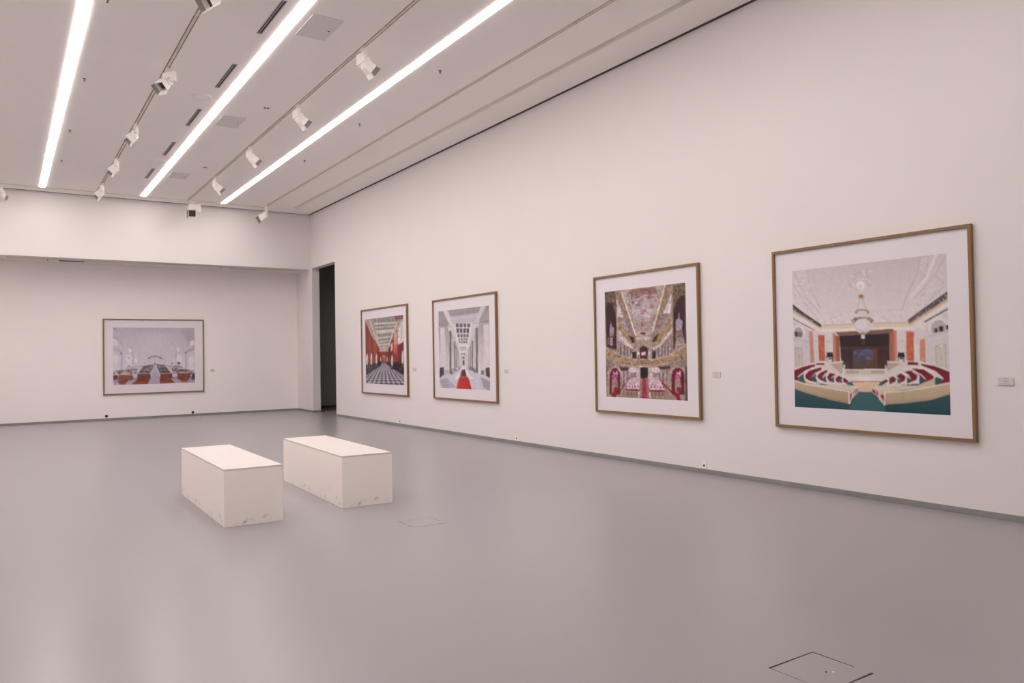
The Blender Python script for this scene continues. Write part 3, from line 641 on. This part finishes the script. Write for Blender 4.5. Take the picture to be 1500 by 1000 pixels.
def gilded_print():                  # gilded hall with balconies and white tables
    p = Paint([(135,219),(592,170),(604,834),(149,811)], 165, 185, (168,148,134), 7)
    p.grad([(120,160),(610,160),(610,520),(120,520)], (160,140,124), (176,158,146))
    p.poly([(222,205),(490,170),(412,445),(308,445)], (182,168,156))
    p.speckle([(222,205),(490,170),(412,445),(308,445)], 120, 6, [(196,184,172),(168,150,134),(188,176,166)], .5)
    for sgn in (0, 1):
        q = [(196,212),(226,210),(316,470),(300,500)] if not sgn else [(486,182),(522,176),(430,480),(405,460)]
        p.poly(q, (158,136,108)); p.speckle(q, 50, 5, [(176,154,118),(140,116,88)], .6)
    p.line([(228,208),(312,465)], 7, (234,224,216)); p.line([(479,180),(410,440)], 7, (234,224,216))
    # clouded ceiling panel (plain washes of colour)
    p.poly([(272,212),(420,192),(438,250),(430,320),(418,375),(380,392),(335,388),(300,368),(282,300)], (186,178,180))
    q = [(272,212),(420,192),(438,250),(430,320),(418,375),(380,392),(335,388),(300,368),(282,300)]
    p.speckle(q, 26, 20, [(198,190,194),(190,176,172),(180,166,160),(200,194,202)], .5)
    p.grad([(272,212),(420,192),(434,232),(360,236),(290,262)], (128,92,82), (172,140,130)); p.speckle([(272,212),(420,192),(438,250),(300,290)], 26, 10, [(110,74,66),(168,120,104),(150,100,96),(190,150,120)], .6)
    p.speckle([(285,250),(340,245),(345,300),(295,310)], 16, 8, [(88,62,56),(130,102,92),(170,150,140)], .7); p.speckle([(395,240),(438,240),(430,370),(390,385)], 22, 11, [(176,140,118),(160,120,104),(196,168,148)], .6)
    p.speckle([(320,320),(370,318),(372,348),(322,350)], 8, 7, [(160,98,96),(190,170,176)], .7)
    p.line([(268,215),(280,300),(300,372),(345,394),(385,394),(422,372),(440,270),(428,196)], 5, (176,150,120))
    # lit ceiling fields
    p.poly([(203,262),(222,300),(240,352),(208,352)], (212,204,208)); p.rect(206,350,240,362,(232,224,220)); p.poly([(214,372),(246,372),(300,460),(268,450)], (150,136,142)); p.poly([(228,385),(246,382),(278,440),(262,438)], (176,164,172))
    p.poly([(512,232),(512,334),(468,344)], (214,206,208)); p.rect(470,330,506,344,(232,224,222)); p.poly([(462,362),(496,356),(446,440),(420,460)], (150,136,142))
    p.poly([(205,365),(232,400),(300,500),(310,540),(285,520),(208,430)], (172,150,108)); p.speckle([(205,365),(232,400),(300,500),(310,540),(208,430)], 60, 5, [(196,172,120),(140,114,80)], .7)
    p.poly([(510,360),(510,430),(440,530),(405,545),(430,480)], (172,150,108)); p.speckle([(510,360),(510,430),(440,530),(405,545),(430,480)], 60, 5, [(196,172,120),(140,114,80)], .7)
    p.poly([(272,462),(300,480),(310,510),(292,508)], (58,44,40)); p.poly([(445,455),(412,480),(405,508),(428,500)], (70,56,46))
    p.poly([(204,420),(245,468),(306,540),(240,520),(204,490)], (196,186,182)); p.line([(228,482),(300,548),(322,552)], 11, (222,214,214)); p.line([(512,444),(445,530),(402,548)], 13, (222,214,214))
    # boxes with drapes
    p.poly([(136,222),(196,212),(205,300),(207,552),(146,540)], (122,104,78)); p.speckle([(136,222),(196,212),(205,330),(140,330)], 70, 6, [(92,78,60),(150,126,88),(76,64,52)], .7)
    p.poly([(142,300),(156,280),(176,284),(198,340),(204,400),(205,545),(150,530)], (66,34,40)); p.oval(152,330,9,50,(52,30,36),.8)
    p.poly([(172,385),(178,415),(192,425),(188,470),(164,472),(166,420)], (162,148,160)); p.rect(152,478,164,520,(140,100,96)); p.rect(168,478,182,525,(178,164,160)); p.rect(184,476,194,530,(92,40,46)); p.line([(205,300),(208,552)], 6, (176,160,140))
    p.poly([(518,185),(592,170),(600,520),(522,548)], (112,96,74)); p.speckle([(518,185),(592,170),(594,260),(520,320)], 80, 6, [(88,76,56),(150,128,84),(136,112,78)], .7)
    p.poly([(526,330),(546,270),(566,244),(584,240),(592,280),(598,520),(528,545)], (70,40,42)); p.poly([(556,330),(560,375),(575,385),(570,470),(540,470),(538,385),(552,370)], (178,166,176)); p.poly([(538,440),(574,436),(580,480),(534,484)], (150,120,104))
    p.poly([(540,482),(582,476),(588,518),(532,545)], (170,158,150)); p.line([(519,190),(519,548)], 6, (172,156,134)); p.rect(590,170,604,560,(118,104,90))
    # middle storey
    p.poly([(208,492),(250,520),(318,556),(318,610),(208,580)], (156,140,134)); p.poly([(516,470),(516,580),(404,608),(404,552),(450,530)], (156,140,134))
    for x in (218,238,258,276): p.line([(x,505+(x-218)*.4),(x+2,590)], 7, (184,172,166)); p.line([(x+9,515+(x-218)*.4),(x+10,590)], 5, (112,94,88))
    for x in (505,488,470,452): p.line([(x,495+(505-x)*.5),(x-2,585)], 7, (180,168,162)); p.line([(x-9,505+(505-x)*.5),(x-10,588)], 5, (112,94,88))
    p.rect(292,560,318,604,(48,40,44)); p.rect(404,556,426,602,(48,42,46)); p.rect(284,572,293,600,(196,188,192)); p.rect(428,566,440,600,(186,178,182))
    # centre piece
    p.poly([(316,470),(404,462),(404,612),(318,612)], (176,158,140)); p.oval(352,408,24,20,(196,160,140)); p.oval(352,410,13,10,(172,140,122)); p.oval(354,440,34,12,(186,164,148)); p.oval(354,458,42,14,(206,192,178)); p.oval(354,456,16,8,(112,82,70)); p.oval(357,484,44,12,(204,188,170))
    for x in (322,334,390,400): p.line([(x,500),(x,606)], 4, (196,182,168)); p.line([(x+5,505),(x+5,606)], 2.5, (138,116,100))
    p.oval(358,550,27,27,(150,128,104)); p.oval(358,552,22,24,(70,26,36)); p.rect(336,552,380,606,(82,28,40)); p.poly([(346,560),(352,566),(362,558),(370,562),(368,580),(346,580)], (226,216,220))
    for x in (344,354,364,374): p.line([(x,578),(x,604)], 4, (150,60,80))
    p.oval(326,567,6,9,(230,222,220)); p.oval(391,566,6,10,(228,218,218))
    # balcony
    q = [(142,535),(205,572),(300,602),(400,606),(500,584),(602,515),(604,598),(520,622),(400,642),(310,642),(215,628),(148,600)]
    p.poly(q, (170,146,116)); p.speckle(q, 170, 6, [(198,168,104),(132,106,82),(186,166,142),(150,122,98),(214,186,120)], .75)
    p.line([(142,532),(205,570),(300,602),(400,606),(500,584),(602,515)], 8, (196,180,156)); p.line([(215,630),(310,642),(400,642),(505,622)], 7, (206,186,156)); p.rect(338,604,384,628,(150,128,98))
    # under the balcony
    p.poly([(148,602),(215,632),(310,646),(400,646),(510,626),(604,600),(606,840),(148,815)], (154,138,128))
    p.poly([(222,646),(310,650),(330,652),(330,664),(222,668)], (78,62,54)); p.poly([(392,650),(505,640),(510,655),(392,664)], (78,62,54))
    for x in (232,252,272): p.rect(x,668,x+10,740-(x-232)*.5,(190,178,170)); p.rect(x+11,670,x+15,738,(112,94,88))
    for x in (430,452,474,492): p.rect(x,668,x+10,720+(x-430)*.4,(186,174,166)); p.rect(x+11,670,x+15,730,(116,98,92))
    p.oval(297,664,26,20,(222,212,210)); p.rect(282,676,312,706,(166,146,140)); p.oval(424,664,26,20,(222,212,210)); p.rect(410,676,440,700,(166,146,140)); p.rect(316,648,338,720,(206,196,188)); p.rect(382,648,408,712,(206,196,188))
    p.poly([(340,648),(382,648),(383,690),(378,708),(344,710),(340,692)], (36,31,34))
    # arches
    for c, s_ in ((194,-1),(548,1)):
        rx = 30 if s_ < 0 else 36
        p.oval(c,705,rx+16,66,(186,168,150)); p.rect(c-rx-16,705,c+rx+16,835,(176,158,140)); p.oval(c+2,702,rx,52,(124,26,48)); p.rect(c-rx+2,702,c+rx+2,800,(118,24,46))
        p.poly([(c-6,668),(c+2,682),(c+16,666),(c+18,700),(c-8,704)], (222,206,214)); p.oval(c+2,698,17,14,(196,78,142)); p.poly([(c-14,712),(c+14,710),(c+22,780),(c-16,800)], (170,150,134)); p.oval(c+8,772,14,14,(150,36,58))
        p.poly([(c-18,795),(c+26,770),(c+10,812),(c-16,818)] if s_ < 0 else [(c-26,770),(c+10,800),(c+18,832),(c-4,830)], (166,30,62))
    p.rect(590,640,606,840,(92,82,80)); p.rect(146,640,152,812,(120,104,94))
    # floor, tables, carpet
    p.poly([(225,800),(262,740),(470,735),(520,828),(400,828),(240,815)], (166,146,122))
    for q in ([(278,706),(338,704),(334,772),(252,766)], [(384,704),(440,704),(478,776),(392,776)]):
        p.poly(q, (228,208,212))
    for r_ in range(7):
        y = 712+r_*8.6; h0 = 280-r_*4; h1 = 438+r_*5.2
        for i in range(7):
            p.oval(h0+(336-h0)*i/6.2, y, 3, 1.9, (196,120,140), .9); p.oval(386+(h1-386)*i/6.2, y+1, 3, 1.9, (196,120,140), .9)
    for i in range(5): p.oval(262+i*16,756,3.4,5,(70,40,50)); p.oval(402+i*17,758,3.4,5,(70,40,50))
    p.poly([(258,767),(334,770),(334,781),(256,776)], (152,30,58)); p.poly([(392,773),(476,774),(478,785),(392,783)], (152,30,58))
    for i in range(4): p.oval(272+i*16,795,7,12,(134,108,84)); p.oval(404+i*20,798,7,13,(134,108,84))
    p.rect(388,790,398,826,(224,212,206)); p.rect(326,785,338,818,(214,200,192))
    p.speckle([(258,716),(276,700),(286,706),(262,730)], 14, 5, [(200,80,130),(180,60,100)]); p.speckle([(440,700),(470,720),(475,735),(450,722)], 14, 5, [(200,80,130),(180,60,100)])
    p.line([(462,735),(505,775),(560,830)], 9, (160,28,58)); p.line([(250,740),(222,790)], 6, (110,60,60))
    p.poly([(345,709),(375,708),(392,824),(336,820)], (160,132,128)); p.poly([(351,710),(369,709),(380,823),(350,821)], (190,44,66))
    g_ = p.C.mean(-1, keepdims=True); p.C = (p.C*0.84+g_*0.16)*np.array((0.97, 0.92, 0.94))
    p.grain(0.10, 3)
    return p

def colonnade_print():               # pale colonnade with a red carpet
    p = Paint([(110,229),(480,185),(490,806),(120,785)], 110, 130, (208,198,202), 9)
    p.grad([(100,180),(500,180),(500,300),(300,330),(100,330)], (150,141,146), (172,163,167))
    p.poly([(190,268),(410,238),(400,300),(350,330),(230,330),(200,310)], (192,184,188)); p.line([(160,240),(420,205)], 5, (172,164,168)); p.line([(180,285),(405,262)], 12, (202,194,198))
    p.poly([(142,226),(178,222),(228,345),(205,350)], (214,206,209)); p.poly([(420,192),(458,188),(400,330),(372,330)], (206,198,202)); p.poly([(110,268),(150,272),(190,335),(115,318)], (158,150,154)); p.poly([(480,215),(436,232),(405,300),(480,290)], (166,158,162))
    p.line([(112,326),(190,338)], 5, (104,96,100)); p.line([(480,296),(408,318)], 5, (120,112,116))
    p.poly([(222,320),(360,312),(326,540),(262,540)], (222,214,216))
    for y0, y1, x0, x1, c in ((318,344,234,346,96),(352,386,240,338,88),(394,418,248,334,110),(426,438,254,328,100),(444,460,258,324,112),(488,500,268,316,160),(504,514,270,312,165),(534,546,276,308,120)):
        w = (x1-x0)/4
        for i in range(4): p.rect(x0+i*w+w*.12, y0, x0+(i+1)*w-w*.12, y1, (c,c-6,c+4))
    p.grad([(112,330),(192,345),(275,560),(275,640),(200,690),(118,690)], (168,158,160), (226,217,219)); p.grad([(482,300),(400,330),(318,560),(318,640),(400,690),(490,690)], (170,160,164), (224,214,217))
    p.poly([(125,345),(155,350),(172,640),(128,640)], (216,207,208)); p.poly([(440,330),(478,320),(484,640),(450,640)], (216,206,210)); p.line([(165,540),(178,640)], 2, (190,180,182)); p.line([(430,520),(422,640)], 2, (190,180,182))
    for x, w, y0, y1, c in ((197,14,372,690,98),(229,10,448,660,104),(243,7,480,640,120),(254,5,500,632,140),(390,14,355,690,98),(357,10,440,660,104),(344,7,478,640,122),(332,5,500,632,140)):
        p.line([(x,y0),(x+(2 if x < 300 else 3),y1)], w, (c,c-8,c+2)); p.line([(x-w*.3,y0),(x-w*.3+2,y1)], w*.25, (c+50,c+42,c+50))
    for x, y, r_ in ((192,345,17),(219,432,12),(392,318,18),(362,424,12),(240,470,8),(345,468,8)): p.poly([(x-r_,y-r_),(x+r_,y-r_),(x+r_*.6,y+r_*1.5),(x-r_*.6,y+r_*1.5)], (206,198,198)); p.line([(x-r_,y-r_*.3),(x+r_,y-r_*.3)], 4, (168,160,160))
    p.poly([(272,552),(314,550),(314,640),(272,640)], (206,198,202)); p.rect(284,560,304,575,(150,142,148)); p.rect(288,585,302,622,(86,80,92)); p.oval(293,566,4,5,(60,56,64))
    p.poly([(118,690),(200,685),(270,632),(322,630),(400,680),(490,690),(490,815),(118,800)], (206,200,208))
    for i in range(9):
        p.line([(122+i*3,735+i*7),(168+i*8,712+i*8)], 4, (104,98,108), .8)
        p.line([(420+i*3,712+i*9),(488,745+i*8)], 4, (104,98,108), .8)
    for i in range(5): p.line([(190-i*6,720+i*18),(400+i*14,718+i*18)], 2, (186,180,190), .7)
    p.speckle([(200,650),(270,625),(270,650),(205,695)], 40, 6, [(96,88,96),(150,142,150),(120,104,104)]); p.speckle([(400,650),(325,622),(325,650),(398,690)], 40, 6, [(92,84,90),(150,142,150),(116,92,84)])
    p.poly([(120,640),(150,634),(152,690),(120,715)], (78,70,74)); p.poly([(456,644),(486,636),(488,716),(458,700)], (84,74,76)); p.rect(424,660,446,690,(140,108,92)); p.poly([(150,650),(190,660),(190,690),(152,692)], (190,182,184))
    p.poly([(272,650),(296,628),(312,628),(340,700),(380,720),(215,725)], (228,221,224)); p.poly([(274,668),(288,652),(306,652),(320,706),(268,708)], (150,110,100)); p.poly([(286,654),(306,654),(314,706),(278,708)], (96,56,50)); p.line([(272,655),(215,725)], 4, (190,182,186)); p.line([(312,640),(350,705)], 4, (196,188,192))
    p.poly([(262,710),(330,708),(356,802),(242,796)], (192,48,48)); p.poly([(300,709),(330,708),(356,802),(320,800)], (178,42,44),.6)
    p.grain(0.02, 3)
    return p

def red_hall_print():                # red hall with a checkered floor
    p = Paint([(137,268),(443,231),(455,800),(148,784)], 100, 120, (150,62,50), 11)
    p.grad([(120,220),(460,220),(400,345),(322,530),(252,530),(185,380)], (150,136,128), (190,174,160))
    p.poly([(205,285),(395,262),(330,505),(258,505)], (206,196,188))
    for y0, y1, a, b in ((262,290,205,398),(304,322,212,384),(330,350,218,374),(378,406,236,352),(418,440,244,344),(448,464,250,336),(476,488,254,330),(496,504,256,326)):
        p.poly([(a,y0+6),(b,y0-4),(b-6,y1-4),(a+5,y1+6)], (134,128,130))
        for i in range(1, 8): x = a+(b-a)*i/8; p.line([(x,y0),(x-(x-290)*.05,y1+4)], 2.6, (196,186,180))
    for y, a, b in ((362,222,366),(412,238,350),(470,248,336)): p.line([(a,y+2),(b,y-4)], 7, (214,198,178))
    p.poly([(137,268),(165,265),(252,490),(252,530),(190,400)], (168,152,140)); p.line([(170,262),(215,390),(252,480)], 6, (214,204,198)); p.line([(137,272),(190,392),(250,500)], 7, (196,170,150)); p.line([(140,285),(190,402)], 4, (110,72,60))
    p.poly([(443,231),(412,234),(352,420),(325,520),(330,530),(380,420),(443,300)], (170,150,136)); p.line([(415,236),(350,430),(325,520)], 6, (206,194,184)); p.poly([(370,240),(443,232),(443,262),(380,285)], (132,96,86)); p.line([(445,262),(395,360)], 10, (206,190,178))
    # right wall
    p.poly([(446,280),(400,360),(400,470),(450,446)], (216,208,208)); p.line([(428,340),(430,440)], 3, (150,140,140)); p.line([(402,372),(446,312)], 3, (176,160,152))
    p.poly([(405,470),(452,440),(456,640),(405,620)], (112,40,40)); p.line([(404,474),(452,444)], 5, (206,150,140))
    p.poly([(362,380),(398,350),(400,620),(364,600)], (140,54,48)); p.poly([(368,372),(392,360),(394,470),(370,480)], (210,160,150)); p.grad([(368,470),(392,465),(394,545),(370,545)], (206,130,116), (184,64,50))
    p.poly([(342,450),(362,410),(364,600),(344,600)], (128,46,42)); p.poly([(345,470),(359,450),(359,520),(346,525)], (212,196,192)); p.poly([(322,510),(342,470),(344,600),(322,596)], (112,42,38))
    # left wall
    p.poly([(139,300),(190,400),(252,500),(252,610),(146,650)], (150,60,48)); p.poly([(139,300),(165,352),(172,640),(146,650)], (132,50,42)); p.line([(192,405),(198,630)], 5, (96,38,34)); p.line([(216,445),(220,620)], 14, (160,70,54)); p.line([(238,480),(240,615)], 4, (100,40,36))
    p.poly([(250,526),(322,526),(322,612),(250,612)], (142,46,38)); p.line([(250,527),(322,526)], 4, (206,176,160)); p.rect(282,562,300,606,(196,160,146)); p.rect(286,572,296,604,(96,50,46))
    # floor
    q = [(120,715),(200,680),(262,622),(322,622),(362,665),(470,715),(470,815),(120,815)]
    m = p.mask(q); d = np.maximum(p.Y-585, 4); a_ = (p.X-290)/d; b_ = 130/d
    ch = ((np.floor((a_+b_*2.2)*5)+np.floor((a_-b_*2.2)*5)) % 2 == 0)
    p.put(m, (186,180,186)); p.put(m & ch, (84,78,90)); p.poly([(262,640),(322,640),(345,690),(240,690)], (158,152,162),.6)
    # plinths
    p.poly([(145,640),(200,628),(262,606),(282,606),(270,640),(205,682),(148,722)], (54,50,54)); p.poly([(308,606),(345,612),(400,610),(456,640),(456,720),(400,690),(355,660),(312,632)], (56,42,46))
    p.poly([(172,648),(178,646),(178,690),(172,695)], (96,90,92)); p.rect(270,622,310,648,(140,134,142))
    for x, y, rx, ry in ((155,596,9,44),(190,592,7,46),(231,590,6,38),(356,606,7,44),(441,578,8,52),(264,592,3,18),(316,592,3,18)):
        p.oval(x,y,rx,ry,(222,212,210)); p.oval(x,y-ry,rx*.55,rx*.7,(222,212,210)); p.oval(x+rx*.4,y+ry*.2,rx*.35,ry*.6,(184,168,166))
        if rx > 5: p.rect(x-rx*.9,y+ry*.9,x+rx*.9,y+ry*.9+28,(84,78,80))
    p.grain(0.05, 3)
    return p

def reading_room_print():            # pale vaulted reading room with rows of desks
    p = Paint([(100,92),(1300,100),(1305,905),(110,940)], 160, 115, (204,194,203), 13)
    p.grad([(80,80),(1320,80),(1320,560),(80,560)], (190,179,190), (212,202,207))
    p.oval(720,330,420,230,(214,203,208),.7,.9); p.poly([(1080,90),(1320,90),(1320,330),(1180,300)], (184,174,180)); p.oval(1230,170,120,100,(176,168,174),.6,.8)
    p.line([(100,110),(150,125),(120,92)], 16, (160,150,164),.6); p.line([(100,225),(180,265),(240,350)], 10, (176,164,180)); p.line([(1300,230),(1220,300),(1180,380)], 12, (178,168,178))
    p.poly([(104,250),(170,290),(176,370),(104,362)], (220,212,218)); p.poly([(1230,300),(1290,275),(1295,350),(1235,370)], (224,216,216))
    p.poly([(105,380),(220,440),(240,470),(105,420)], (190,179,192)); p.poly([(1300,360),(1180,430),(1170,470),(1300,430)], (184,172,184))
    p.grad([(105,430),(240,470),(560,560),(560,660),(105,720)], (206,196,206), (220,211,216)); p.grad([(1300,430),(1170,470),(880,560),(880,660),(1300,720)], (206,196,206), (222,213,217))
    for x, w in ((226,40),(395,18),(480,14),(1170,36),(1025,18),(950,12)): p.line([(x,470),(x,690)], w, (186,177,192)); p.line([(x-w*.3,480),(x-w*.3,690)], w*.25, (216,208,216))
    p.oval(226,475,14,16,(140,128,144)); p.oval(1172,466,14,16,(126,116,140))
    for x, y, r_ in ((145,560,42),(335,550,46),(350,425,26),(440,580,26),(1075,560,44),(1250,580,40),(1060,420,24)): p.oval(x,y,r_,r_*1.5,(226,218,221)); p.line([(x-r_,y+r_*.4),(x-r_,y+100)], 4, (190,180,192)); p.line([(x+r_,y+r_*.4),(x+r_,y+100)], 4, (190,180,192))
    p.oval(335,545,20,14,(168,160,170),.7); p.oval(370,395,22,14,(176,166,176),.6)
    p.oval(722,560,112,54,(176,166,176)); p.oval(722,575,92,44,(206,198,206)); p.rect(600,562,840,640,(208,199,206))
    for i in range(7): a = math.pi*(0.12+0.76*i/6); p.oval(722-100*math.cos(a),560-46*math.sin(a)+4,9,7,(120,112,122))
    p.oval(715,550,6,6,(110,100,112)); p.oval(632,550,9,7,(104,96,108)); p.oval(796,550,9,7,(104,96,108))
    # desks in rows
    for q in ([(550,660),(700,632),(690,690),(640,775),(465,775)], [(738,632),(860,645),(960,775),(790,775),(760,700)]):
        p.poly(q, (128,114,116)); p.speckle(q, 130, 11, [(92,96,92),(176,164,166),(120,92,84),(80,76,84),(150,142,142)], .8)
    for q in ([(105,735),(440,690),(470,700),(450,775),(105,780)], [(960,690),(1300,730),(1300,790),(980,775)]):
        p.poly(q, (176,164,168)); p.speckle(q, 90, 15, [(120,104,104),(206,196,200),(96,84,90),(160,112,96)], .75)
    p.speckle([(300,660),(520,640),(560,660),(440,700),(300,700)], 50, 12, [(190,180,186),(140,128,134),(214,204,208)], .7); p.speckle([(880,640),(1100,660),(1150,700),(960,700)], 50, 12, [(150,140,146),(104,96,102),(200,190,194)], .7)
    p.line([(1068,600),(1068,680)], 6, (150,142,150)); p.oval(1068,620,24,20,(108,116,116)); p.oval(975,622,14,12,(120,120,124))
    p.poly([(706,640),(730,640),(790,925),(612,930)], (190,180,194)); p.grad([(690,760),(770,760),(792,920),(612,930)], (172,162,180), (178,168,186)); p.oval(716,626,10,16,(120,104,112))
    p.grad([(105,830),(1310,815),(1310,915),(105,945)], (150,138,156), (188,176,190)); p.poly([(690,760),(770,760),(792,920),(612,930)], (178,168,184))
    for q in ([(210,935),(170,880),(330,868),(280,932)], [(370,934),(455,865),(645,860),(612,930)], [(792,925),(790,855),(960,855),(1015,910)], [(1060,845),(1215,845),(1190,900),(1110,900)]): p.grad(q, (126,62,40), (168,96,68))
    for x0, x1, y0, y1, c in ((185,382,786,870,(140,92,74)),(460,640,770,862,(122,74,62)),(795,956,768,852,(132,76,52)),(1045,1220,762,846,(128,80,60)),(105,160,790,860,(104,72,64)),(1255,1305,765,860,(96,72,70))):
        p.poly([(x0,y0+6),(x1,y0),(x1,y1-8),(x0,y1)], c); p.line([(x0,y0+4),(x1,y0)], 13, (182,148,134)); p.line([(x0,y1),(x1,y1-8)], 6, (70,44,40)); p.line([((x0+x1)/2,y0+10),((x0+x1)/2,y1-8)], 5, (96,60,50)); p.rect(x1,y0+10,x1+16,y1-14,(74,52,52))
    p.oval(290,770,60,16,(190,180,186)); p.oval(560,745,70,14,(80,76,84),.6); p.oval(870,745,70,14,(70,66,74),.6); p.oval(1140,725,80,18,(80,74,88),.6)
    p.grain(0.014, 3)
    return p

def framed(p, along, w, h, pr, paint, label, name='framed_photograph'):
    """p = lower corner on the wall (towards the camera on the right wall, left on the far wall); pr = print rectangle inside (a0, a1, z0, z1)"""
    t = thing(name, label, 'framed photograph', p, group='framed interior photographs')
    D, F = 0.046, 0.030                                     # depth of the frame, width of its face
    def bx(a0, a1, z0, z1, d0, d1):
        return (-d1, -d0, a0, a1, z0, z1) if along == 'y' else (a0, a1, -d1, -d0, z0, z1)
    def V(a, z, d): return (-d, a, z) if along == 'y' else (a, -d, z)
    bm = bmesh.new()                                        # mitred frame with a small rebate
    prof = [(0, 0.004), (0, D), (F, D), (F, D-0.02), (F*0.5, D-0.02), (F*0.5, 0.004)]
    ringc = lambda i, d: [V(i, i, d), V(w-i, i, d), V(w-i, h-i, d), V(i, h-i, d)]
    rings = [[bm.verts.new(c) for c in ringc(i, d)] for i, d in prof]
    for a, b in zip(rings, rings[1:]+rings[:1]):
        for k in range(4): bm.faces.new((a[k], a[(k+1) % 4], b[(k+1) % 4], b[k]))
    obj('frame', bm, M['wood'], t, bevel=0.0015, seg=1)
    obj('backing', boxes(bx(F*0.5, w-F*0.5, F*0.5, h-F*0.5, 0.001, 0.018)), M['panel'], t)
    obj('mat_board', boxes(bx(F*0.55, w-F*0.55, F*0.55, h-F*0.55, 0.018, 0.022)), M['mat'], t)
    pc = paint.colours(); nx, ny = paint.nx, paint.ny
    a0, a1, z0, z1 = pr
    vs = []
    for j in range(ny+1):
        for i in range(nx+1):
            k = i/nx; a = (a1+(a0-a1)*k) if along == 'y' else (a0+(a1-a0)*k)
            vs.append(V(a, z1+(z0-z1)*j/ny, 0.0228))
    n1 = nx+1
    if along == 'y': fs = [(j*n1+i, (j+1)*n1+i, (j+1)*n1+i+1, j*n1+i+1) for j in range(ny) for i in range(nx)]
    else: fs = [(j*n1+i, (j+1)*n1+i, (j+1)*n1+i+1, j*n1+i+1) for j in range(ny) for i in range(nx)]
    me = bpy.data.meshes.new('print'); me.from_pydata(vs, [], fs)
    ca = me.color_attributes.new('ink', 'FLOAT_COLOR', 'CORNER')
    arr = np.ones((ny*nx, 4, 4), np.float32); arr[:, :, :3] = pc.reshape(-1, 1, 3)
    pad = np.pad(pc, ((1,1),(1,1),(0,0)), 'edge')
    vc = (pad[:-1,:-1]+pad[1:,:-1]+pad[:-1,1:]+pad[1:,1:])/4     # shared corner colours, so the print stays smooth
    jj, ii = np.divmod(np.arange(ny*nx), nx)
    for k, (dj, di) in enumerate(((0,0),(1,0),(1,1),(0,1))): arr[:, k, :3] = vc[jj+dj, ii+di]
    ca.data.foreach_set('color', arr.ravel()); me.materials.append(M['print'])
    o = bpy.data.objects.new('print', me); COL.objects.link(o); o.parent = t
    obj('glass_pane', boxes(bx(F*0.6, w-F*0.6, F*0.6, h-F*0.6, D-0.0215, D-0.0205)), M['glass'], t)
    return t

framed((XW, 3.433, 0.652), 'y', 2.127, 1.952, (0.227, 1.882, 0.230, 1.714), theatre_print(), 'largest framed photograph, nearest on the right wall: theatre hall with curved red benches')
framed((XW, 6.660, 0.656), 'y', 2.026, 1.954, (0.233, 1.800, 0.229, 1.726), gilded_print(), 'framed photograph of a gilded hall with a red carpet and white tables')
framed((XW, 11.352, 0.660), 'y', 2.378, 1.960, (0.257, 2.150, 0.220, 1.728), colonnade_print(), 'framed photograph of a pale colonnade with a red carpet')
framed((XW, 14.900, 0.652), 'y', 2.510, 1.985, (0.205, 2.290, 0.240, 1.754), red_hall_print(), 'framed photograph of a red hall with a checkered floor, beside the doorway')
framed((2.183, YR, 0.647), 'x', 2.460, 1.968, (0.230, 2.222, 0.252, 1.744), reading_room_print(), 'framed photograph of a pale reading room, alone on the far wall')


# ------------------------------------------------------------------ camera
f_, yaw, pit, rol = 1127.74, 0.586125, 0.0176675, -0.0169885
cy, sy = math.cos(yaw), math.sin(yaw)
fw = Vector((sy*math.cos(pit), cy*math.cos(pit), math.sin(pit))); r = Vector((cy, -sy, 0)); u = r.cross(fw)
r2 = r*math.cos(rol)+u*math.sin(rol); u2 = -r*math.sin(rol)+u*math.cos(rol)
cd = bpy.data.cameras.new('camera'); cam = bpy.data.objects.new('camera', cd); COL.objects.link(cam)
mw = Matrix((r2, u2, -fw)).transposed().to_4x4(); mw.translation = (0, 0, 1.5); cam.matrix_world = mw
cd.sensor_width = 36; cd.lens = 36*f_/1500; cd.clip_start = 0.05; cd.clip_end = 200
scene.camera = cam

w = bpy.data.worlds.new('world'); scene.world = w; w.use_nodes = True
w.node_tree.nodes['Background'].inputs[0].default_value = (0.5, 0.5, 0.5, 1); w.node_tree.nodes['Background'].inputs[1].default_value = 0.02
scene.view_settings.view_transform = 'Standard'; scene.view_settings.look = 'None'; scene.view_settings.exposure = 0; scene.view_settings.gamma = 1
scene.cycles.max_bounces = 12; scene.cycles.diffuse_bounces = 8; scene.cycles.glossy_bounces = 4; scene.cycles.transparent_max_bounces = 12
